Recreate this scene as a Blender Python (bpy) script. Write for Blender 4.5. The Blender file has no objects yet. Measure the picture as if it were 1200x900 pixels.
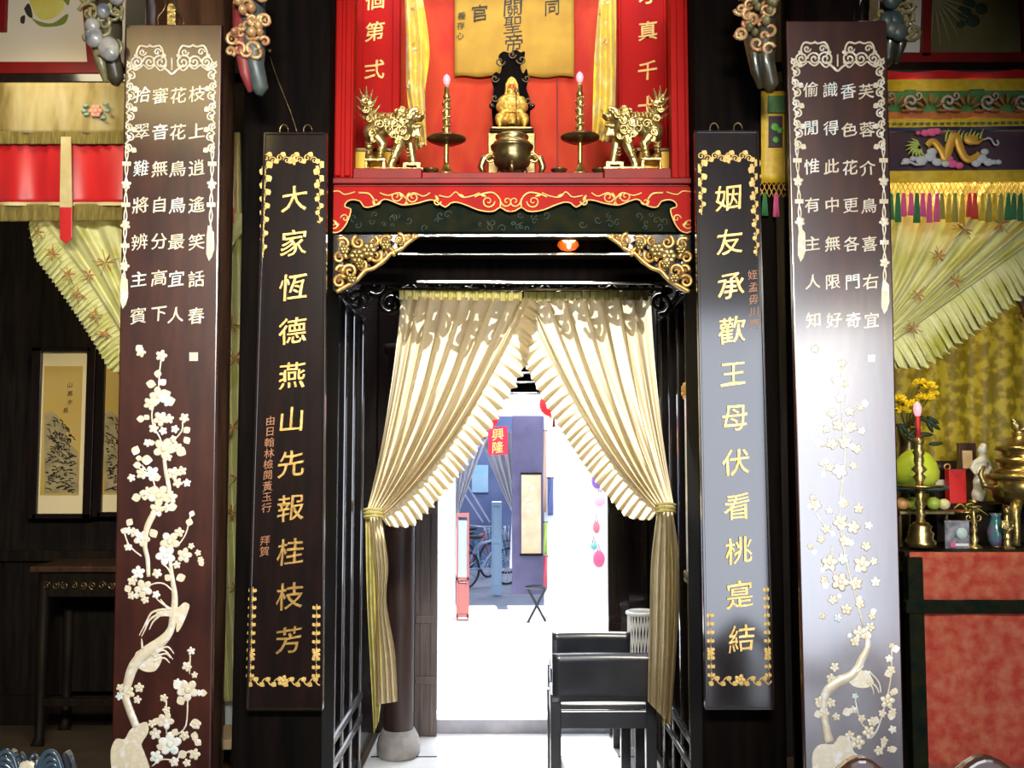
import bpy, math, random
from math import sin, cos, pi, sqrt, atan2, radians, floor
from mathutils import Vector, Matrix, noise

RND = random.Random(11)
sc = bpy.context.scene
COL = sc.collection

# ------------------------------------------------------------------ camera
FPX = 1150.0
EYE = 1.5
PITCH = math.atan(FPX / 16000.0)
cam_d = bpy.data.cameras.new('camera')
cam_d.sensor_width = 36.0
cam_d.lens = 36.0 * FPX / 1200.0
cam_d.clip_start = 0.05
cam = bpy.data.objects.new('camera', cam_d)
COL.objects.link(cam)
cam.location = (0, 0, EYE)
cam.rotation_euler = (pi / 2 + PITCH, 0, 0)
sc.camera = cam

# ------------------------------------------------------------------ view, world, lights
vs = sc.view_settings
vs.view_transform = 'Standard'
vs.look = 'None'
vs.exposure = 0.3
vs.gamma = 1.0
vs.use_curve_mapping = False

w = bpy.data.worlds.new('world')
sc.world = w
w.use_nodes = True
wn = w.node_tree.nodes
wn['Background'].inputs[0].default_value = (0.86, 0.93, 1.0, 1)
wn['Background'].inputs[1].default_value = 6.5


def light(name, typ, loc, power, col=(1, 1, 1), target=None, **kw):
    d = bpy.data.lights.new(name, typ)
    d.energy = power
    d.color = col
    for k, v in kw.items():
        setattr(d, k, v)
    o = bpy.data.objects.new(name, d)
    COL.objects.link(o)
    o.location = loc
    if target is not None:
        o.rotation_euler = (Vector(target) - Vector(loc)).to_track_quat('-Z', 'Y').to_euler()
    return o


# sun from behind the courtyard roofs, coming towards the hall
light('sun', 'SUN', (0, 9, 9), 15.0, (1.0, 0.96, 0.88), target=(0.6, 8 - 6.4, 9 - 7.6), angle=radians(0.6))
# daylight of the open hall front behind the camera
light('hall_daylight', 'AREA', (2.40, -2.7, 1.66), 148, (0.80, 0.87, 1.0), target=(1.9, 3, 1.66), shape='RECTANGLE', size=2.1, size_y=3.25)
light('hall_front_fill', 'AREA', (0.0, -1.0, 3.25), 42, (1.0, 0.93, 0.80), target=(-0.35, 3.5, 1.75), shape='RECTANGLE', size=1.75, size_y=0.4, spread=radians(56))  # fill light added to brighten the hall front
# lamps of the hall and added fill lights
light('hall_lamp', 'AREA', (-1.53, 2.0, 3.27), 2.2, (1.0, 0.78, 0.34), target=(-1.11, 3.2, 2.77), shape='RECTANGLE', size=0.62, size_y=0.46)
light('valance_fill', 'SPOT', (1.38, 3.32, 3.2), 7, (1.0, 0.88, 0.6), target=(1.44, 3.68, 2.62), spot_size=radians(66), spot_blend=0.8, shadow_soft_size=0.06)  # spot added to brighten the near end of the valance
light('altar_lamp', 'SPOT', (0.0, 2.3, 3.25), 13, (1.0, 0.78, 0.42), target=(0, 4.0, 2.75), spot_size=radians(62), spot_blend=0.6, shadow_soft_size=0.12)
light('offering_lamp', 'POINT', (1.60, 3.85, 2.75), 34, (1.0, 0.84, 0.45), shadow_soft_size=0.1)
light('offering_front_fill', 'SPOT', (1.35, 1.2, 2.3), 95, (1.0, 0.90, 0.66), target=(1.95, 4.0, 1.1), spot_size=radians(52), spot_blend=0.5, shadow_soft_size=0.12)  # spot added to brighten the front of the altar table
light('picture_fill', 'POINT', (-1.95, 4.5, 2.6), 26, (1.0, 0.88, 0.58), shadow_soft_size=0.1)  # light added to brighten the framed pictures
light('bay_lamp', 'SPOT', (-1.75, 3.2, 3.15), 15, (1.0, 0.86, 0.55), target=(-1.75, 3.72, 2.1), spot_size=radians(110), spot_blend=0.6, shadow_soft_size=0.12)
# skylight over the passage behind the altar wall
light('passage_skylight', 'AREA', (0.0, 4.85, 3.3), 8, (0.85, 0.92, 1.0), target=(0, 4.85, 0), shape='RECTANGLE', size=1.0, size_y=0.9)

# ------------------------------------------------------------------ pixel rays
_FW = Vector((0, cos(PITCH), sin(PITCH)))
_UP = Vector((0, -sin(PITCH), cos(PITCH)))
_EYE = Vector((0, 0, EYE))


def ray(px, py):
    return _FW + Vector(((px - 600.0) / FPX, 0, 0)) + _UP * ((450.0 - py) / FPX)


def P(px, py, Y):
    """world point of the depth plane y = Y seen at a place of the photograph"""
    d = ray(px, py)
    return _EYE + d * (Y / d.y)


# ------------------------------------------------------------------ materials
MATS = {}


def mat(name, col, rough=0.5, metal=0.0, col2=None, scale=6.0, contrast=(0.35, 0.65), stretch=(1, 1, 1), bump=0.0, bscale=40.0,
        coat=0.0, coat_rough=0.1, ior=1.5, emit=None, estr=0.0, translucent=0.0, tcol=None, detail=4.0, sheen=0.0, kind='noise', col3=None, coat_ior=1.6, spec=0.5):
    if name in MATS:
        return MATS[name]
    m = bpy.data.materials.new(name)
    m.use_nodes = True
    nt = m.node_tree
    N, L = nt.nodes, nt.links
    b = N['Principled BSDF']
    b.inputs['Base Color'].default_value = (*col, 1)
    b.inputs['Roughness'].default_value = rough
    b.inputs['Metallic'].default_value = metal
    b.inputs['IOR'].default_value = ior
    b.inputs['Specular IOR Level'].default_value = spec
    b.inputs['Coat Weight'].default_value = coat
    b.inputs['Coat Roughness'].default_value = coat_rough
    b.inputs['Coat IOR'].default_value = coat_ior
    if sheen:
        b.inputs['Sheen Weight'].default_value = sheen
    tc = N.new('ShaderNodeTexCoord')
    mp = N.new('ShaderNodeMapping')
    mp.inputs['Scale'].default_value = stretch
    L.new(tc.outputs['Object'], mp.inputs['Vector'])
    csock = None
    if col2 is not None:
        if kind == 'voronoi':
            t = N.new('ShaderNodeTexVoronoi')
            t.inputs['Scale'].default_value = scale
            out = t.outputs['Distance']
        elif kind == 'wave':
            t = N.new('ShaderNodeTexWave')
            t.inputs['Scale'].default_value = scale
            t.inputs['Distortion'].default_value = 6
            t.inputs['Detail'].default_value = 3
            out = t.outputs['Fac']
        else:
            t = N.new('ShaderNodeTexNoise')
            t.inputs['Scale'].default_value = scale
            t.inputs['Detail'].default_value = detail
            out = t.outputs['Fac']
        L.new(mp.outputs[0], t.inputs['Vector'])
        r = N.new('ShaderNodeValToRGB')
        r.color_ramp.elements[0].position, r.color_ramp.elements[1].position = contrast
        r.color_ramp.elements[0].color = (*col, 1)
        r.color_ramp.elements[1].color = (*col2, 1)
        if col3 is not None:
            e = r.color_ramp.elements.new((contrast[0] + contrast[1]) / 2)
            e.color = (*col3, 1)
        L.new(out, r.inputs['Fac'])
        csock = r.outputs['Color']
        L.new(csock, b.inputs['Base Color'])
    if bump:
        t2 = N.new('ShaderNodeTexNoise')
        t2.inputs['Scale'].default_value = bscale
        t2.inputs['Detail'].default_value = 3
        L.new(mp.outputs[0], t2.inputs['Vector'])
        bp = N.new('ShaderNodeBump')
        bp.inputs['Strength'].default_value = bump
        bp.inputs['Distance'].default_value = 0.01
        L.new(t2.outputs['Fac'], bp.inputs['Height'])
        L.new(bp.outputs[0], b.inputs['Normal'])
    if emit is not None:
        b.inputs['Emission Color'].default_value = (*emit, 1)
        b.inputs['Emission Strength'].default_value = estr
    if translucent:
        tr = N.new('ShaderNodeBsdfTranslucent')
        tr.inputs['Color'].default_value = (*(tcol or col), 1)
        mx = N.new('ShaderNodeMixShader')
        mx.inputs[0].default_value = translucent
        L.new(b.outputs[0], mx.inputs[1])
        L.new(tr.outputs[0], mx.inputs[2])
        L.new(mx.outputs[0], N['Material Output'].inputs['Surface'])
    MATS[name] = m
    return m


LACQ = mat('red brown lacquer', (0.060, 0.014, 0.008), 0.32, col2=(0.028, 0.006, 0.005), scale=5, stretch=(3, 3, 0.8), bump=0.05, bscale=14, coat=1.0, coat_rough=0.22, ior=1.6, coat_ior=2.0)
BLACK = mat('black lacquer', (0.006, 0.004, 0.004), 0.5, spec=0.05, col2=(0.013, 0.006, 0.005), scale=7, stretch=(4, 4, 0.6), bump=0.04, bscale=22, coat=0.8, coat_rough=0.13, ior=1.5, coat_ior=1.75)
DARK = mat('dark old wood', (0.006, 0.004, 0.003), 0.6, spec=0.15, col2=(0.015, 0.009, 0.005), scale=6, stretch=(5, 5, 0.5), bump=0.12, bscale=25)
BROWN = mat('brown column wood', (0.040, 0.018, 0.010), 0.30, col2=(0.085, 0.040, 0.022), scale=6, stretch=(5, 5, 0.6), bump=0.1, bscale=20, coat=0.5, coat_rough=0.25)
GREYWOOD = mat('weathered door wood', (0.040, 0.028, 0.026), 0.5, col2=(0.075, 0.055, 0.050), scale=7, stretch=(6, 6, 0.5), bump=0.15, bscale=30)
POLISH = mat('polished black lacquer', (0.006, 0.004, 0.004), 0.4, spec=0.1, coat=1.0, coat_rough=0.07, coat_ior=1.8)
SHINE = mat('gleam strip metal', (0.75, 0.75, 0.78), 0.2, metal=1.0)  # mirror metal imitating the gleam on lacquered beam edges
PEARL = mat('mother of pearl', (0.80, 0.72, 0.55), 0.28, col2=(0.86, 0.84, 0.80), scale=30, ior=1.7, coat=0.6, coat_rough=0.08, col3=(0.70, 0.62, 0.45))
PEARL2 = mat('iridescent mother of pearl', (0.55, 0.75, 0.78), 0.22, col2=(0.86, 0.80, 0.90), scale=45, ior=1.7, coat=0.6, coat_rough=0.08, col3=(0.88, 0.86, 0.74))
GILT = mat('gilt', (0.82, 0.52, 0.17), 0.36, metal=0.75, col2=(0.55, 0.33, 0.10), scale=30, bump=0.15, bscale=90)
GILTPAINT = mat('gold paint', (0.72, 0.50, 0.17), 0.45, metal=0.25, col2=(0.58, 0.38, 0.11), scale=30)
BRASS = mat('brass', (0.68, 0.50, 0.20), 0.28, metal=0.95, col2=(0.40, 0.28, 0.10), scale=18, bump=0.08, bscale=70)
PALEBRASS = mat('pale polished brass', (0.60, 0.47, 0.20), 0.30, metal=0.85, col2=(0.34, 0.25, 0.08), scale=26, bump=0.3, bscale=90)
BRONZE = mat('dark bronze', (0.10, 0.075, 0.035), 0.32, metal=0.85, col2=(0.26, 0.19, 0.08), scale=14, bump=0.1, bscale=50)
RED = mat('red lacquer paint', (0.36, 0.004, 0.002), 0.55, spec=0.1, col2=(0.28, 0.003, 0.003), scale=9, stretch=(1, 1, 0.4), coat=0.0)
REDORANGE = mat('worn vermilion board', (0.46, 0.024, 0.003), 0.6, spec=0.2, col2=(0.42, 0.012, 0.004), scale=7, stretch=(1, 1, 0.4), col3=(0.50, 0.04, 0.006))
DEEPRED = mat('dark red paint', (0.22, 0.005, 0.005), 0.5, spec=0.25, col2=(0.15, 0.004, 0.004), scale=9)
YPAPER = mat('aged yellow paper', (0.44, 0.25, 0.022), 0.8, col2=(0.36, 0.19, 0.016), scale=10)
INK = mat('black ink', (0.022, 0.016, 0.010), 0.7)
BROWNINK = mat('faded red brown paint', (0.30, 0.13, 0.06), 0.5, metal=0.2)
CREAM = mat('cream curtain cotton', (0.33, 0.27, 0.175), 0.9, spec=0.1, col2=(0.28, 0.23, 0.14), scale=9, translucent=0.58, tcol=(0.80, 0.69, 0.46))
HEADING = mat('yellow green curtain heading', (0.40, 0.36, 0.07), 0.8, col2=(0.55, 0.48, 0.20), scale=26)
YSILK = mat('pale yellow printed silk', (0.58, 0.58, 0.17), 0.55, col2=(0.46, 0.45, 0.07), scale=7, sheen=0.2, translucent=0.12, contrast=(0.3, 0.7), col3=(0.66, 0.65, 0.32))
YCURT = mat('bright yellow satin', (0.80, 0.62, 0.04), 0.45, col2=(0.74, 0.66, 0.22), scale=14, sheen=0.3, col3=(0.66, 0.44, 0.02))
PRINT = mat('printed red flower', (0.55, 0.12, 0.05), 0.8, col2=(0.35, 0.18, 0.05), scale=40)
LEAFPRINT = mat('printed olive leaf', (0.26, 0.24, 0.05), 0.8)
AGED = mat('aged cream cloth', (0.46, 0.39, 0.22), 0.85, col2=(0.14, 0.095, 0.015), scale=7, stretch=(2.0, 1, 0.5), contrast=(0.3, 0.72), col3=(0.36, 0.28, 0.11))
CREAMBAND = mat('cream ribbon', (0.60, 0.50, 0.28), 0.8, col2=(0.48, 0.38, 0.16), scale=14)
REDCLOTH = mat('red satin cloth', (0.56, 0.010, 0.012), 0.42, col2=(0.42, 0.006, 0.010), scale=8, stretch=(2, 1, 0.4), sheen=0.2)
OLIVEFRINGE = mat('olive fringe', (0.22, 0.17, 0.035), 0.9, col2=(0.12, 0.09, 0.02), scale=60, stretch=(4, 1, 0.3))
WHITEPAINT = mat('whitewashed plaster', (0.82, 0.84, 0.86), 0.8, col2=(0.74, 0.76, 0.80), scale=4)
FLOORM = mat('hall floor tile', (0.11, 0.08, 0.055), 0.35, col2=(0.07, 0.05, 0.035), scale=6)
STONE = mat('pale courtyard stone', (0.66, 0.66, 0.66), 0.7, col2=(0.56, 0.56, 0.58), scale=5)
GREYSTONE = mat('grey stone', (0.30, 0.28, 0.27), 0.6, col2=(0.20, 0.18, 0.17), scale=16, bump=0.2)
POSTW = mat('black post wood', (0.0025, 0.002, 0.002), 0.8, spec=0.04, col2=(0.006, 0.004, 0.003), scale=6, stretch=(5, 5, 0.5), bump=0.1, bscale=20)
WALLM = mat('dark plank wall', (0.004, 0.003, 0.0025), 0.65, spec=0.15, col2=(0.014, 0.009, 0.006), scale=5, stretch=(7, 7, 0.6), bump=0.2, bscale=18)
GREENB = mat('dark green painted board', (0.004, 0.009, 0.007), 0.75, spec=0.04, col2=(0.014, 0.014, 0.006), scale=16, bump=0.25, bscale=60)


# ------------------------------------------------------------------ mesh builder
class MB:
    def __init__(s):
        s.v, s.f, s.sm = [], [], []

    def add(s, verts, faces, smooth=False, M=None):
        b = len(s.v)
        if M is not None:
            verts = [M @ Vector(p) for p in verts]
        s.v.extend(Vector(p) for p in verts)
        for q in faces:
            s.f.append([b + i for i in q])
            s.sm.append(smooth)
        return s

    def box(s, x0, x1, y0, y1, z0, z1, M=None):
        vv = [(x0, y0, z0), (x1, y0, z0), (x1, y1, z0), (x0, y1, z0), (x0, y0, z1), (x1, y0, z1), (x1, y1, z1), (x0, y1, z1)]
        ff = [(0, 3, 2, 1), (4, 5, 6, 7), (0, 1, 5, 4), (1, 2, 6, 5), (2, 3, 7, 6), (3, 0, 4, 7)]
        return s.add(vv, ff, False, M)

    def pbox(s, px0, py0, px1, py1, Y, d):
        """a box standing upright in depth Y..Y+d whose front face spans two places of the photograph"""
        a, b = P(px0, py0, Y), P(px1, py1, Y)
        return s.box(min(a.x, b.x), max(a.x, b.x), Y, Y + d, min(a.z, b.z), max(a.z, b.z))

    def bar(s, a, b, w, d=None, up=(0, 0, 1)):
        a, b = Vector(a), Vector(b)
        d = d or w
        t = (b - a)
        ln = t.length
        t.normalize()
        u = Vector(up)
        if abs(u.dot(t)) > 0.95:
            u = Vector((1, 0, 0))
        sx = t.cross(u).normalized()
        uz = sx.cross(t).normalized()
        M = Matrix.Translation(a) @ Matrix((sx, t, uz)).transposed().to_4x4()
        return s.box(-w / 2, w / 2, 0, ln, -d / 2, d / 2, M)

    def tube(s, pts, r, n=8, cap=True, smooth=True, flat=1.0, flatdir=None):
        pts = [Vector(p) for p in pts]
        k = len(pts)
        rr = r if isinstance(r, (list, tuple)) else [r] * k
        ref = None
        vv, ff = [], []
        for i, p in enumerate(pts):
            t = (pts[min(i + 1, k - 1)] - pts[max(i - 1, 0)])
            if t.length < 1e-9:
                t = Vector((0, 0, 1))
            t.normalize()
            if flatdir is not None:
                ref = Vector(flatdir)
            elif ref is None:
                ref = Vector((0, 0, 1)) if abs(t.z) < 0.9 else Vector((1, 0, 0))
            a = ref - t * ref.dot(t)
            if a.length < 1e-6:
                a = t.orthogonal()
            a.normalize()
            b = t.cross(a)
            ref = a
            for j in range(n):
                an = 2 * pi * j / n
                vv.append(p + a * (cos(an) * rr[i] * flat) + b * (sin(an) * rr[i]))
        for i in range(k - 1):
            for j in range(n):
                j2 = (j + 1) % n
                ff.append((i * n + j, i * n + j2, (i + 1) * n + j2, (i + 1) * n + j))
        if cap:
            ff.append(tuple(range(n - 1, -1, -1)))
            ff.append(tuple((k - 1) * n + j for j in range(n)))
        return s.add(vv, ff, smooth)

    def lathe(s, c, prof, n=24, smooth=True, M=None):
        c = Vector(c)
        vv, ff = [], []
        for (r, z) in prof:
            for j in range(n):
                a = 2 * pi * j / n
                vv.append(c + Vector((r * cos(a), r * sin(a), z)))
        k = len(prof)
        for i in range(k - 1):
            for j in range(n):
                j2 = (j + 1) % n
                ff.append((i * n + j, i * n + j2, (i + 1) * n + j2, (i + 1) * n + j))
        ff.append(tuple(range(n - 1, -1, -1)))
        ff.append(tuple((k - 1) * n + j for j in range(n)))
        return s.add(vv, ff, smooth, M)

    def ell(s, c, rx, ry, rz, nu=12, nv=8, M=None, ax=None):
        """ellipsoid; ax = (ex, ey, ez) axes"""
        c = Vector(c)
        ex, ey, ez = ax if ax else (Vector((1, 0, 0)), Vector((0, 1, 0)), Vector((0, 0, 1)))
        vv, ff = [], []
        vv.append(c - ez * rz)
        for i in range(1, nv):
            ph = -pi / 2 + pi * i / nv
            for j in range(nu):
                a = 2 * pi * j / nu
                vv.append(c + ex * (rx * cos(ph) * cos(a)) + ey * (ry * cos(ph) * sin(a)) + ez * (rz * sin(ph)))
        vv.append(c + ez * rz)
        for j in range(nu):
            ff.append((0, 1 + (j + 1) % nu, 1 + j))
        for i in range(nv - 2):
            for j in range(nu):
                j2 = (j + 1) % nu
                ff.append((1 + i * nu + j, 1 + i * nu + j2, 1 + (i + 1) * nu + j2, 1 + (i + 1) * nu + j))
        t = len(vv) - 1
        b = 1 + (nv - 2) * nu
        for j in range(nu):
            ff.append((b + j, b + (j + 1) % nu, t))
        return s.add(vv, ff, True, M)

    def prism(s, poly, O, ex, ey, n, d0, d1):
        """extrude a 2-D outline (u, v) of the plane O, ex, ey from d0 to d1 along n"""
        O, ex, ey, n = Vector(O), Vector(ex), Vector(ey), Vector(n)
        k = len(poly)
        vv = [O + ex * u + ey * q + n * d1 for u, q in poly] + [O + ex * u + ey * q + n * d0 for u, q in poly]
        ff = [tuple(range(k)), tuple(range(2 * k - 1, k - 1, -1))]
        for i in range(k):
            j = (i + 1) % k
            ff.append((i, k + i, k + j, j))
        return s.add(vv, ff, False)

    def pprism(s, pts, Y, d):
        """extrude an outline traced at depth Y backwards by d"""
        q = [P(a, b, Y) for a, b in pts]
        return s.prism([(p.x, p.z) for p in q], (0, Y, 0), (1, 0, 0), (0, 0, 1), (0, -1, 0), -d, 0)

    def grid(s, fn, nu, nv, smooth=True):
        vv = [fn(i / nu, j / nv) for j in range(nv + 1) for i in range(nu + 1)]
        ff = [(j * (nu + 1) + i, j * (nu + 1) + i + 1, (j + 1) * (nu + 1) + i + 1, (j + 1) * (nu + 1) + i) for j in range(nv) for i in range(nu)]
        return s.add(vv, ff, smooth)


def wm(o):
    m = o.matrix_basis.copy()
    while o.parent is not None:
        o = o.parent
        m = o.matrix_basis @ m
    return m


def obj(name, mb, m, parent=None, bev=0.0, solid=0.0, label=None, subs=0, remesh=0.0, kind=None, segs=2):
    """link the collected shapes as ONE mesh object; coordinates are world coordinates, kept under the parent"""
    inv = wm(parent).inverted() if parent is not None else None
    verts = [inv @ p for p in mb.v] if inv is not None else mb.v
    if parent is None:
        c = Vector((sum(p.x for p in verts), sum(p.y for p in verts), 0)) / max(1, len(verts))
        c.z = min(p.z for p in verts)
        verts = [p - c for p in verts]
    me = bpy.data.meshes.new(name)
    me.from_pydata([tuple(p) for p in verts], [], mb.f)
    me.polygons.foreach_set('use_smooth', mb.sm)
    me.update()
    if m is not None:
        me.materials.append(m)
    o = bpy.data.objects.new(name, me)
    COL.objects.link(o)
    if parent is not None:
        o.parent = parent
    else:
        o.location = c
    if remesh:
        q = o.modifiers.new('fuse', 'REMESH')
        q.mode = 'VOXEL'
        q.voxel_size = remesh
        q.use_smooth_shade = True
        q2 = o.modifiers.new('soften', 'SMOOTH')
        q2.iterations = 2
        q2.factor = 0.5
    if bev:
        q = o.modifiers.new('edge', 'BEVEL')
        q.width = bev
        q.segments = segs
        q.limit_method = 'ANGLE'
        q.angle_limit = radians(40)
    if solid:
        q = o.modifiers.new('thick', 'SOLIDIFY')
        q.thickness = solid
        q.offset = 0
    if label:
        o['label'] = label
    if kind:
        o['kind'] = kind
    return o


def tag(o, label, cat, group=None):
    o['label'] = label
    o['category'] = cat
    if group:
        o['group'] = group
    return o


def thing(name, label, cat, loc=(0, 0, 0), group=None, basis=None):
    o = bpy.data.objects.new(name, None)
    o.empty_display_size = 0.05
    COL.objects.link(o)
    if basis is not None:
        o.matrix_basis = basis
    else:
        o.location = loc
    return tag(o, label, cat, group)


def struct(name, mb, m, bev=0.0, parent=None):
    o = obj(name, mb, m, parent, bev)
    o['kind'] = 'structure'
    return o


def dup(root, loc=None, label=None, mirror=False):
    def cp(o, par):
        c = o.copy()
        COL.objects.link(c)
        if par is not None:
            c.parent = par
        for ch in [x for x in o.children]:
            cp(ch, c)
        return c
    r = cp(root, None)
    if loc is not None:
        r.location = loc
    if mirror:
        r.scale = (-r.scale[0], r.scale[1], r.scale[2])
    if label:
        r['label'] = label
    return r


def box1(x0, x1, y0, y1, z0, z1):
    return MB().box(x0, x1, y0, y1, z0, z1)


# ------------------------------------------------------------------ brush lettering
_fc = bpy.data.curves.new('lettering', 'FONT')
_fo = bpy.data.objects.new('lettering', _fc)
COL.objects.link(_fo)
_fc.extrude = 0.05
_fc.resolution_u = 3
GL = {}


def glyph(ch, weight=0.022):
    key = (ch, weight)
    if key not in GL:
        _fc.offset = weight
        _fc.body = ch
        bpy.context.view_layer.update()
        dg = bpy.context.evaluated_depsgraph_get()
        me = bpy.data.meshes.new_from_object(_fo.evaluated_get(dg))
        vv = [v.co.copy() for v in me.vertices]
        ff = [tuple(p.vertices) for p in me.polygons]
        bpy.data.meshes.remove(me)
        xs = [p.x for p in vv] or [0]
        ys = [p.y for p in vv] or [0]
        cx, cy = (min(xs) + max(xs)) / 2, (min(ys) + max(ys)) / 2
        seed = (ord(ch) * 37 % 101) * 0.7
        out = []
        for p in vv:
            x, y = p.x - cx, p.y - cy
            q = Vector((x * 2.2 + seed, y * 2.2, seed))
            x2 = x + 0.05 * noise.noise(q) + 0.03 * y
            y2 = y + 0.05 * noise.noise(q + Vector((7, 3, 1))) + 0.13 * x
            out.append((x2, y2, p.z))
        GL[key] = (out, ff)
    return GL[key]


def lettering(mb, ch, O, ex, ey, n, size, thick=0.0015, weight=0.022, lift=0.0):
    vv, ff = glyph(ch, weight)
    O, ex, ey, n = Vector(O), Vector(ex), Vector(ey), Vector(n)
    return mb.add([O + ex * (x * size) + ey * (y * size) + n * (lift + (z / 0.05 + 1) * 0.5 * thick) for x, y, z in vv], ff, False)


def spiral(cx, cy, r, a0, turns, k=22, inner=0.12):
    """points of a curl that winds inwards, in any flat coordinates"""
    out = []
    for i in range(k + 1):
        t = i / k
        rr = r * (1 - t * (1 - inner))
        a = a0 + turns * 2 * pi * t
        out.append((cx + rr * cos(a), cy + rr * sin(a)))
    return out


def bez(a, b, c, t):
    return tuple((1 - t) ** 2 * a[i] + 2 * t * (1 - t) * b[i] + t * t * c[i] for i in range(len(a)))


def chain(pts, t):
    """point at fraction t of a polyline of photo places"""
    k = len(pts) - 1
    x = min(max(t, 0), 1) * k
    i = min(int(x), k - 1)
    f = x - i
    return tuple(pts[i][q] * (1 - f) + pts[i + 1][q] * f for q in range(len(pts[0])))


def smooth_line(pts, n=6):
    out = []
    k = len(pts)
    for i in range(k - 1):
        p0, p1, p2, p3 = pts[max(i - 1, 0)], pts[i], pts[i + 1], pts[min(i + 2, k - 1)]
        for j in range(n):
            t = j / n
            out.append(tuple(0.5 * (2 * p1[q] + (p2[q] - p0[q]) * t + (2 * p0[q] - 5 * p1[q] + 4 * p2[q] - p3[q]) * t * t + (3 * p1[q] - p0[q] - 3 * p2[q] + p3[q]) * t ** 3) for q in range(len(p1))))
    out.append(tuple(pts[-1]))
    return out

# ================================================================== THE SETTING
struct('floor', box1(-3.6, 3.6, -3.0, 5.47, -0.06, 0.0), FLOORM)
struct('floor_bay_left', box1(-3.3, -0.76, 5.47, 5.7, -0.06, 0.0), FLOORM)
struct('ceiling', box1(-3.3, 3.7, -3.0, 3.5, 3.42, 3.5), DARK)
struct('wall_left', box1(-3.3, -3.2, -3.0, 5.7, 0, 3.5), WALLM)
struct('wall_right', box1(3.6, 3.7, -3.0, 5.7, 0, 3.5), WALLM)
struct('wall_back', box1(-3.3, 3.7, -3.1, -3.0, 0, 3.5), WALLM)
m = MB()
for xa, xb in ((-0.965, -0.655), (0.655, 0.945)):
    m.box(xa, xb, 3.445, 3.7, 0, 3.42)
struct('wall_altar', m, POSTW, 0.012)
struct('wall_niche', box1(-0.74, 0.74, 4.19, 4.23, 2.46, 4.0), DARK)
struct('ceiling_passage', box1(-0.74, 0.74, 3.6, 4.09, 2.43, 2.46), DARK)
struct('wall_bay_left', box1(-3.2, -0.74, 5.6, 5.7, 0, 3.5), WALLM)
struct('wall_bay_right', box1(0.74, 3.6, 5.0, 5.1, 0, 3.5), WALLM)
struct('ceiling_bay_left', box1(-3.2, -0.74, 3.5, 5.6, 3.3, 3.4), DARK)
struct('ceiling_bay_right', box1(0.74, 3.6, 3.5, 5.0, 3.3, 3.4), DARK)
struct('wall_passage_left', box1(-0.79, -0.745, 3.7, 5.5, 0, 3.6), BLACK)
struct('wall_passage_right', box1(0.745, 0.79, 3.7, 5.5, 0, 3.6), BLACK)
# beams crossing the doorway, with metal strips added for their edge gleams
struct('beam_lintel', box1(-0.66, 0.66, 3.60, 3.70, 2.316, 2.50), POSTW, 0.004)
struct('beam_middle', box1(-0.715, 0.715, 3.78, 3.88, 2.275, 2.43), POSTW, 0.004)
struct('beam_inner', box1(-0.715, 0.715, 3.92, 3.99, 2.195, 2.43), POSTW, 0.004)


def gleam_strip(name, px0, px1, py, Y, r, dip=0.0):
    a, b = P(px0, py, Y), P(px1, py + dip, Y)
    struct(name, MB().bar(a, b, .008, r * 2), SHINE, .0012)


gleam_strip('trim_1', 479, 724, 275, 3.595, 0.0072)
gleam_strip('trim_2', 466, 740, 297.5, 3.775, 0.0042)
gleam_strip('trim_3', 488, 766, 330, 3.915, 0.0048, 2)
# far door wall of the passage
m = MB().box(-0.745, -0.425, 5.42, 5.5, 0, 2.6).box(0.537, 0.745, 5.42, 5.5, 0, 2.6)
struct('wall_courtyard', m, BLACK, 0.006)
struct('beam_courtyard_door', box1(-0.43, 0.54, 5.42, 5.5, 1.835, 2.6), POSTW, 0.004)
for i, (yy, r) in enumerate(((426, .004), (437, .006), (448, .006), (461, .007))):
    a, b = P(560, yy, 5.415), P(672, yy, 5.415)
    struct('trim_%d' % (4 + i), MB().tube([a, b], r, 8), SHINE)  # metal rods added for the gleams above the far door
m = MB()
for xa, xb in ((-0.455, -0.415), (0.53, 0.57)):
    m.box(xa, xb, 5.40, 5.46, 0, 1.84)
struct('trim_door_jamb', m, mat('bluish door jamb paint', (0.10, 0.11, 0.14), 0.5), 0.004)
struct('trim_threshold', box1(-0.45, 0.57, 5.40, 5.52, 0, 0.078), mat('worn grey threshold', (0.26, 0.26, 0.30), 0.55, col2=(0.18, 0.18, 0.22), scale=9), 0.006)
struct('trim_floor_joint', box1(-0.7, 0.7, 4.985, 5.0, 0.0, 0.004), DARK)
struct('floor_passage', box1(-0.715, 0.715, 4.0, 5.42, -0.01, 0.003), STONE)
# courtyard and the house across it
struct('floor_courtyard', box1(-1.6, 1.6, 5.47, 9.2, -0.06, 0.0), STONE)
struct('trim_drain_step', box1(-1.1, 1.1, 7.58, 7.64, 0.0, 0.012), STONE)
struct('wall_courtyard_left', box1(-1.2, -1.1, 5.5, 9.2, 0, 3.0), WHITEPAINT)
struct('wall_courtyard_right', box1(1.1, 1.2, 5.5, 9.2, 0, 3.0), WHITEPAINT)
m = MB().box(-1.2, -0.53, 9.2, 9.32, 0, 3.4).box(0.30, 1.2, 9.2, 9.32, 0, 3.4).box(-0.53, 0.30, 9.2, 9.32, 1.86, 3.4)
struct('wall_house_front', m, WHITEPAINT)
BLUEWALL = mat('blue grey limewash', (0.16, 0.20, 0.36), 0.8, col2=(0.10, 0.13, 0.26), scale=2.5)
struct('floor_house', box1(-2, 2, 9.2, 14, -0.06, 0.0), mat('grey blue tiles', (0.30, 0.32, 0.38), 0.5, col2=(0.22, 0.24, 0.31), scale=4))
struct('wall_house_left', box1(-1.3, -1.2, 9.32, 14, 0, 3.4), BLUEWALL)
struct('wall_house_right', box1(1.2, 1.3, 9.32, 14, 0, 3.4), BLUEWALL)
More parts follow.
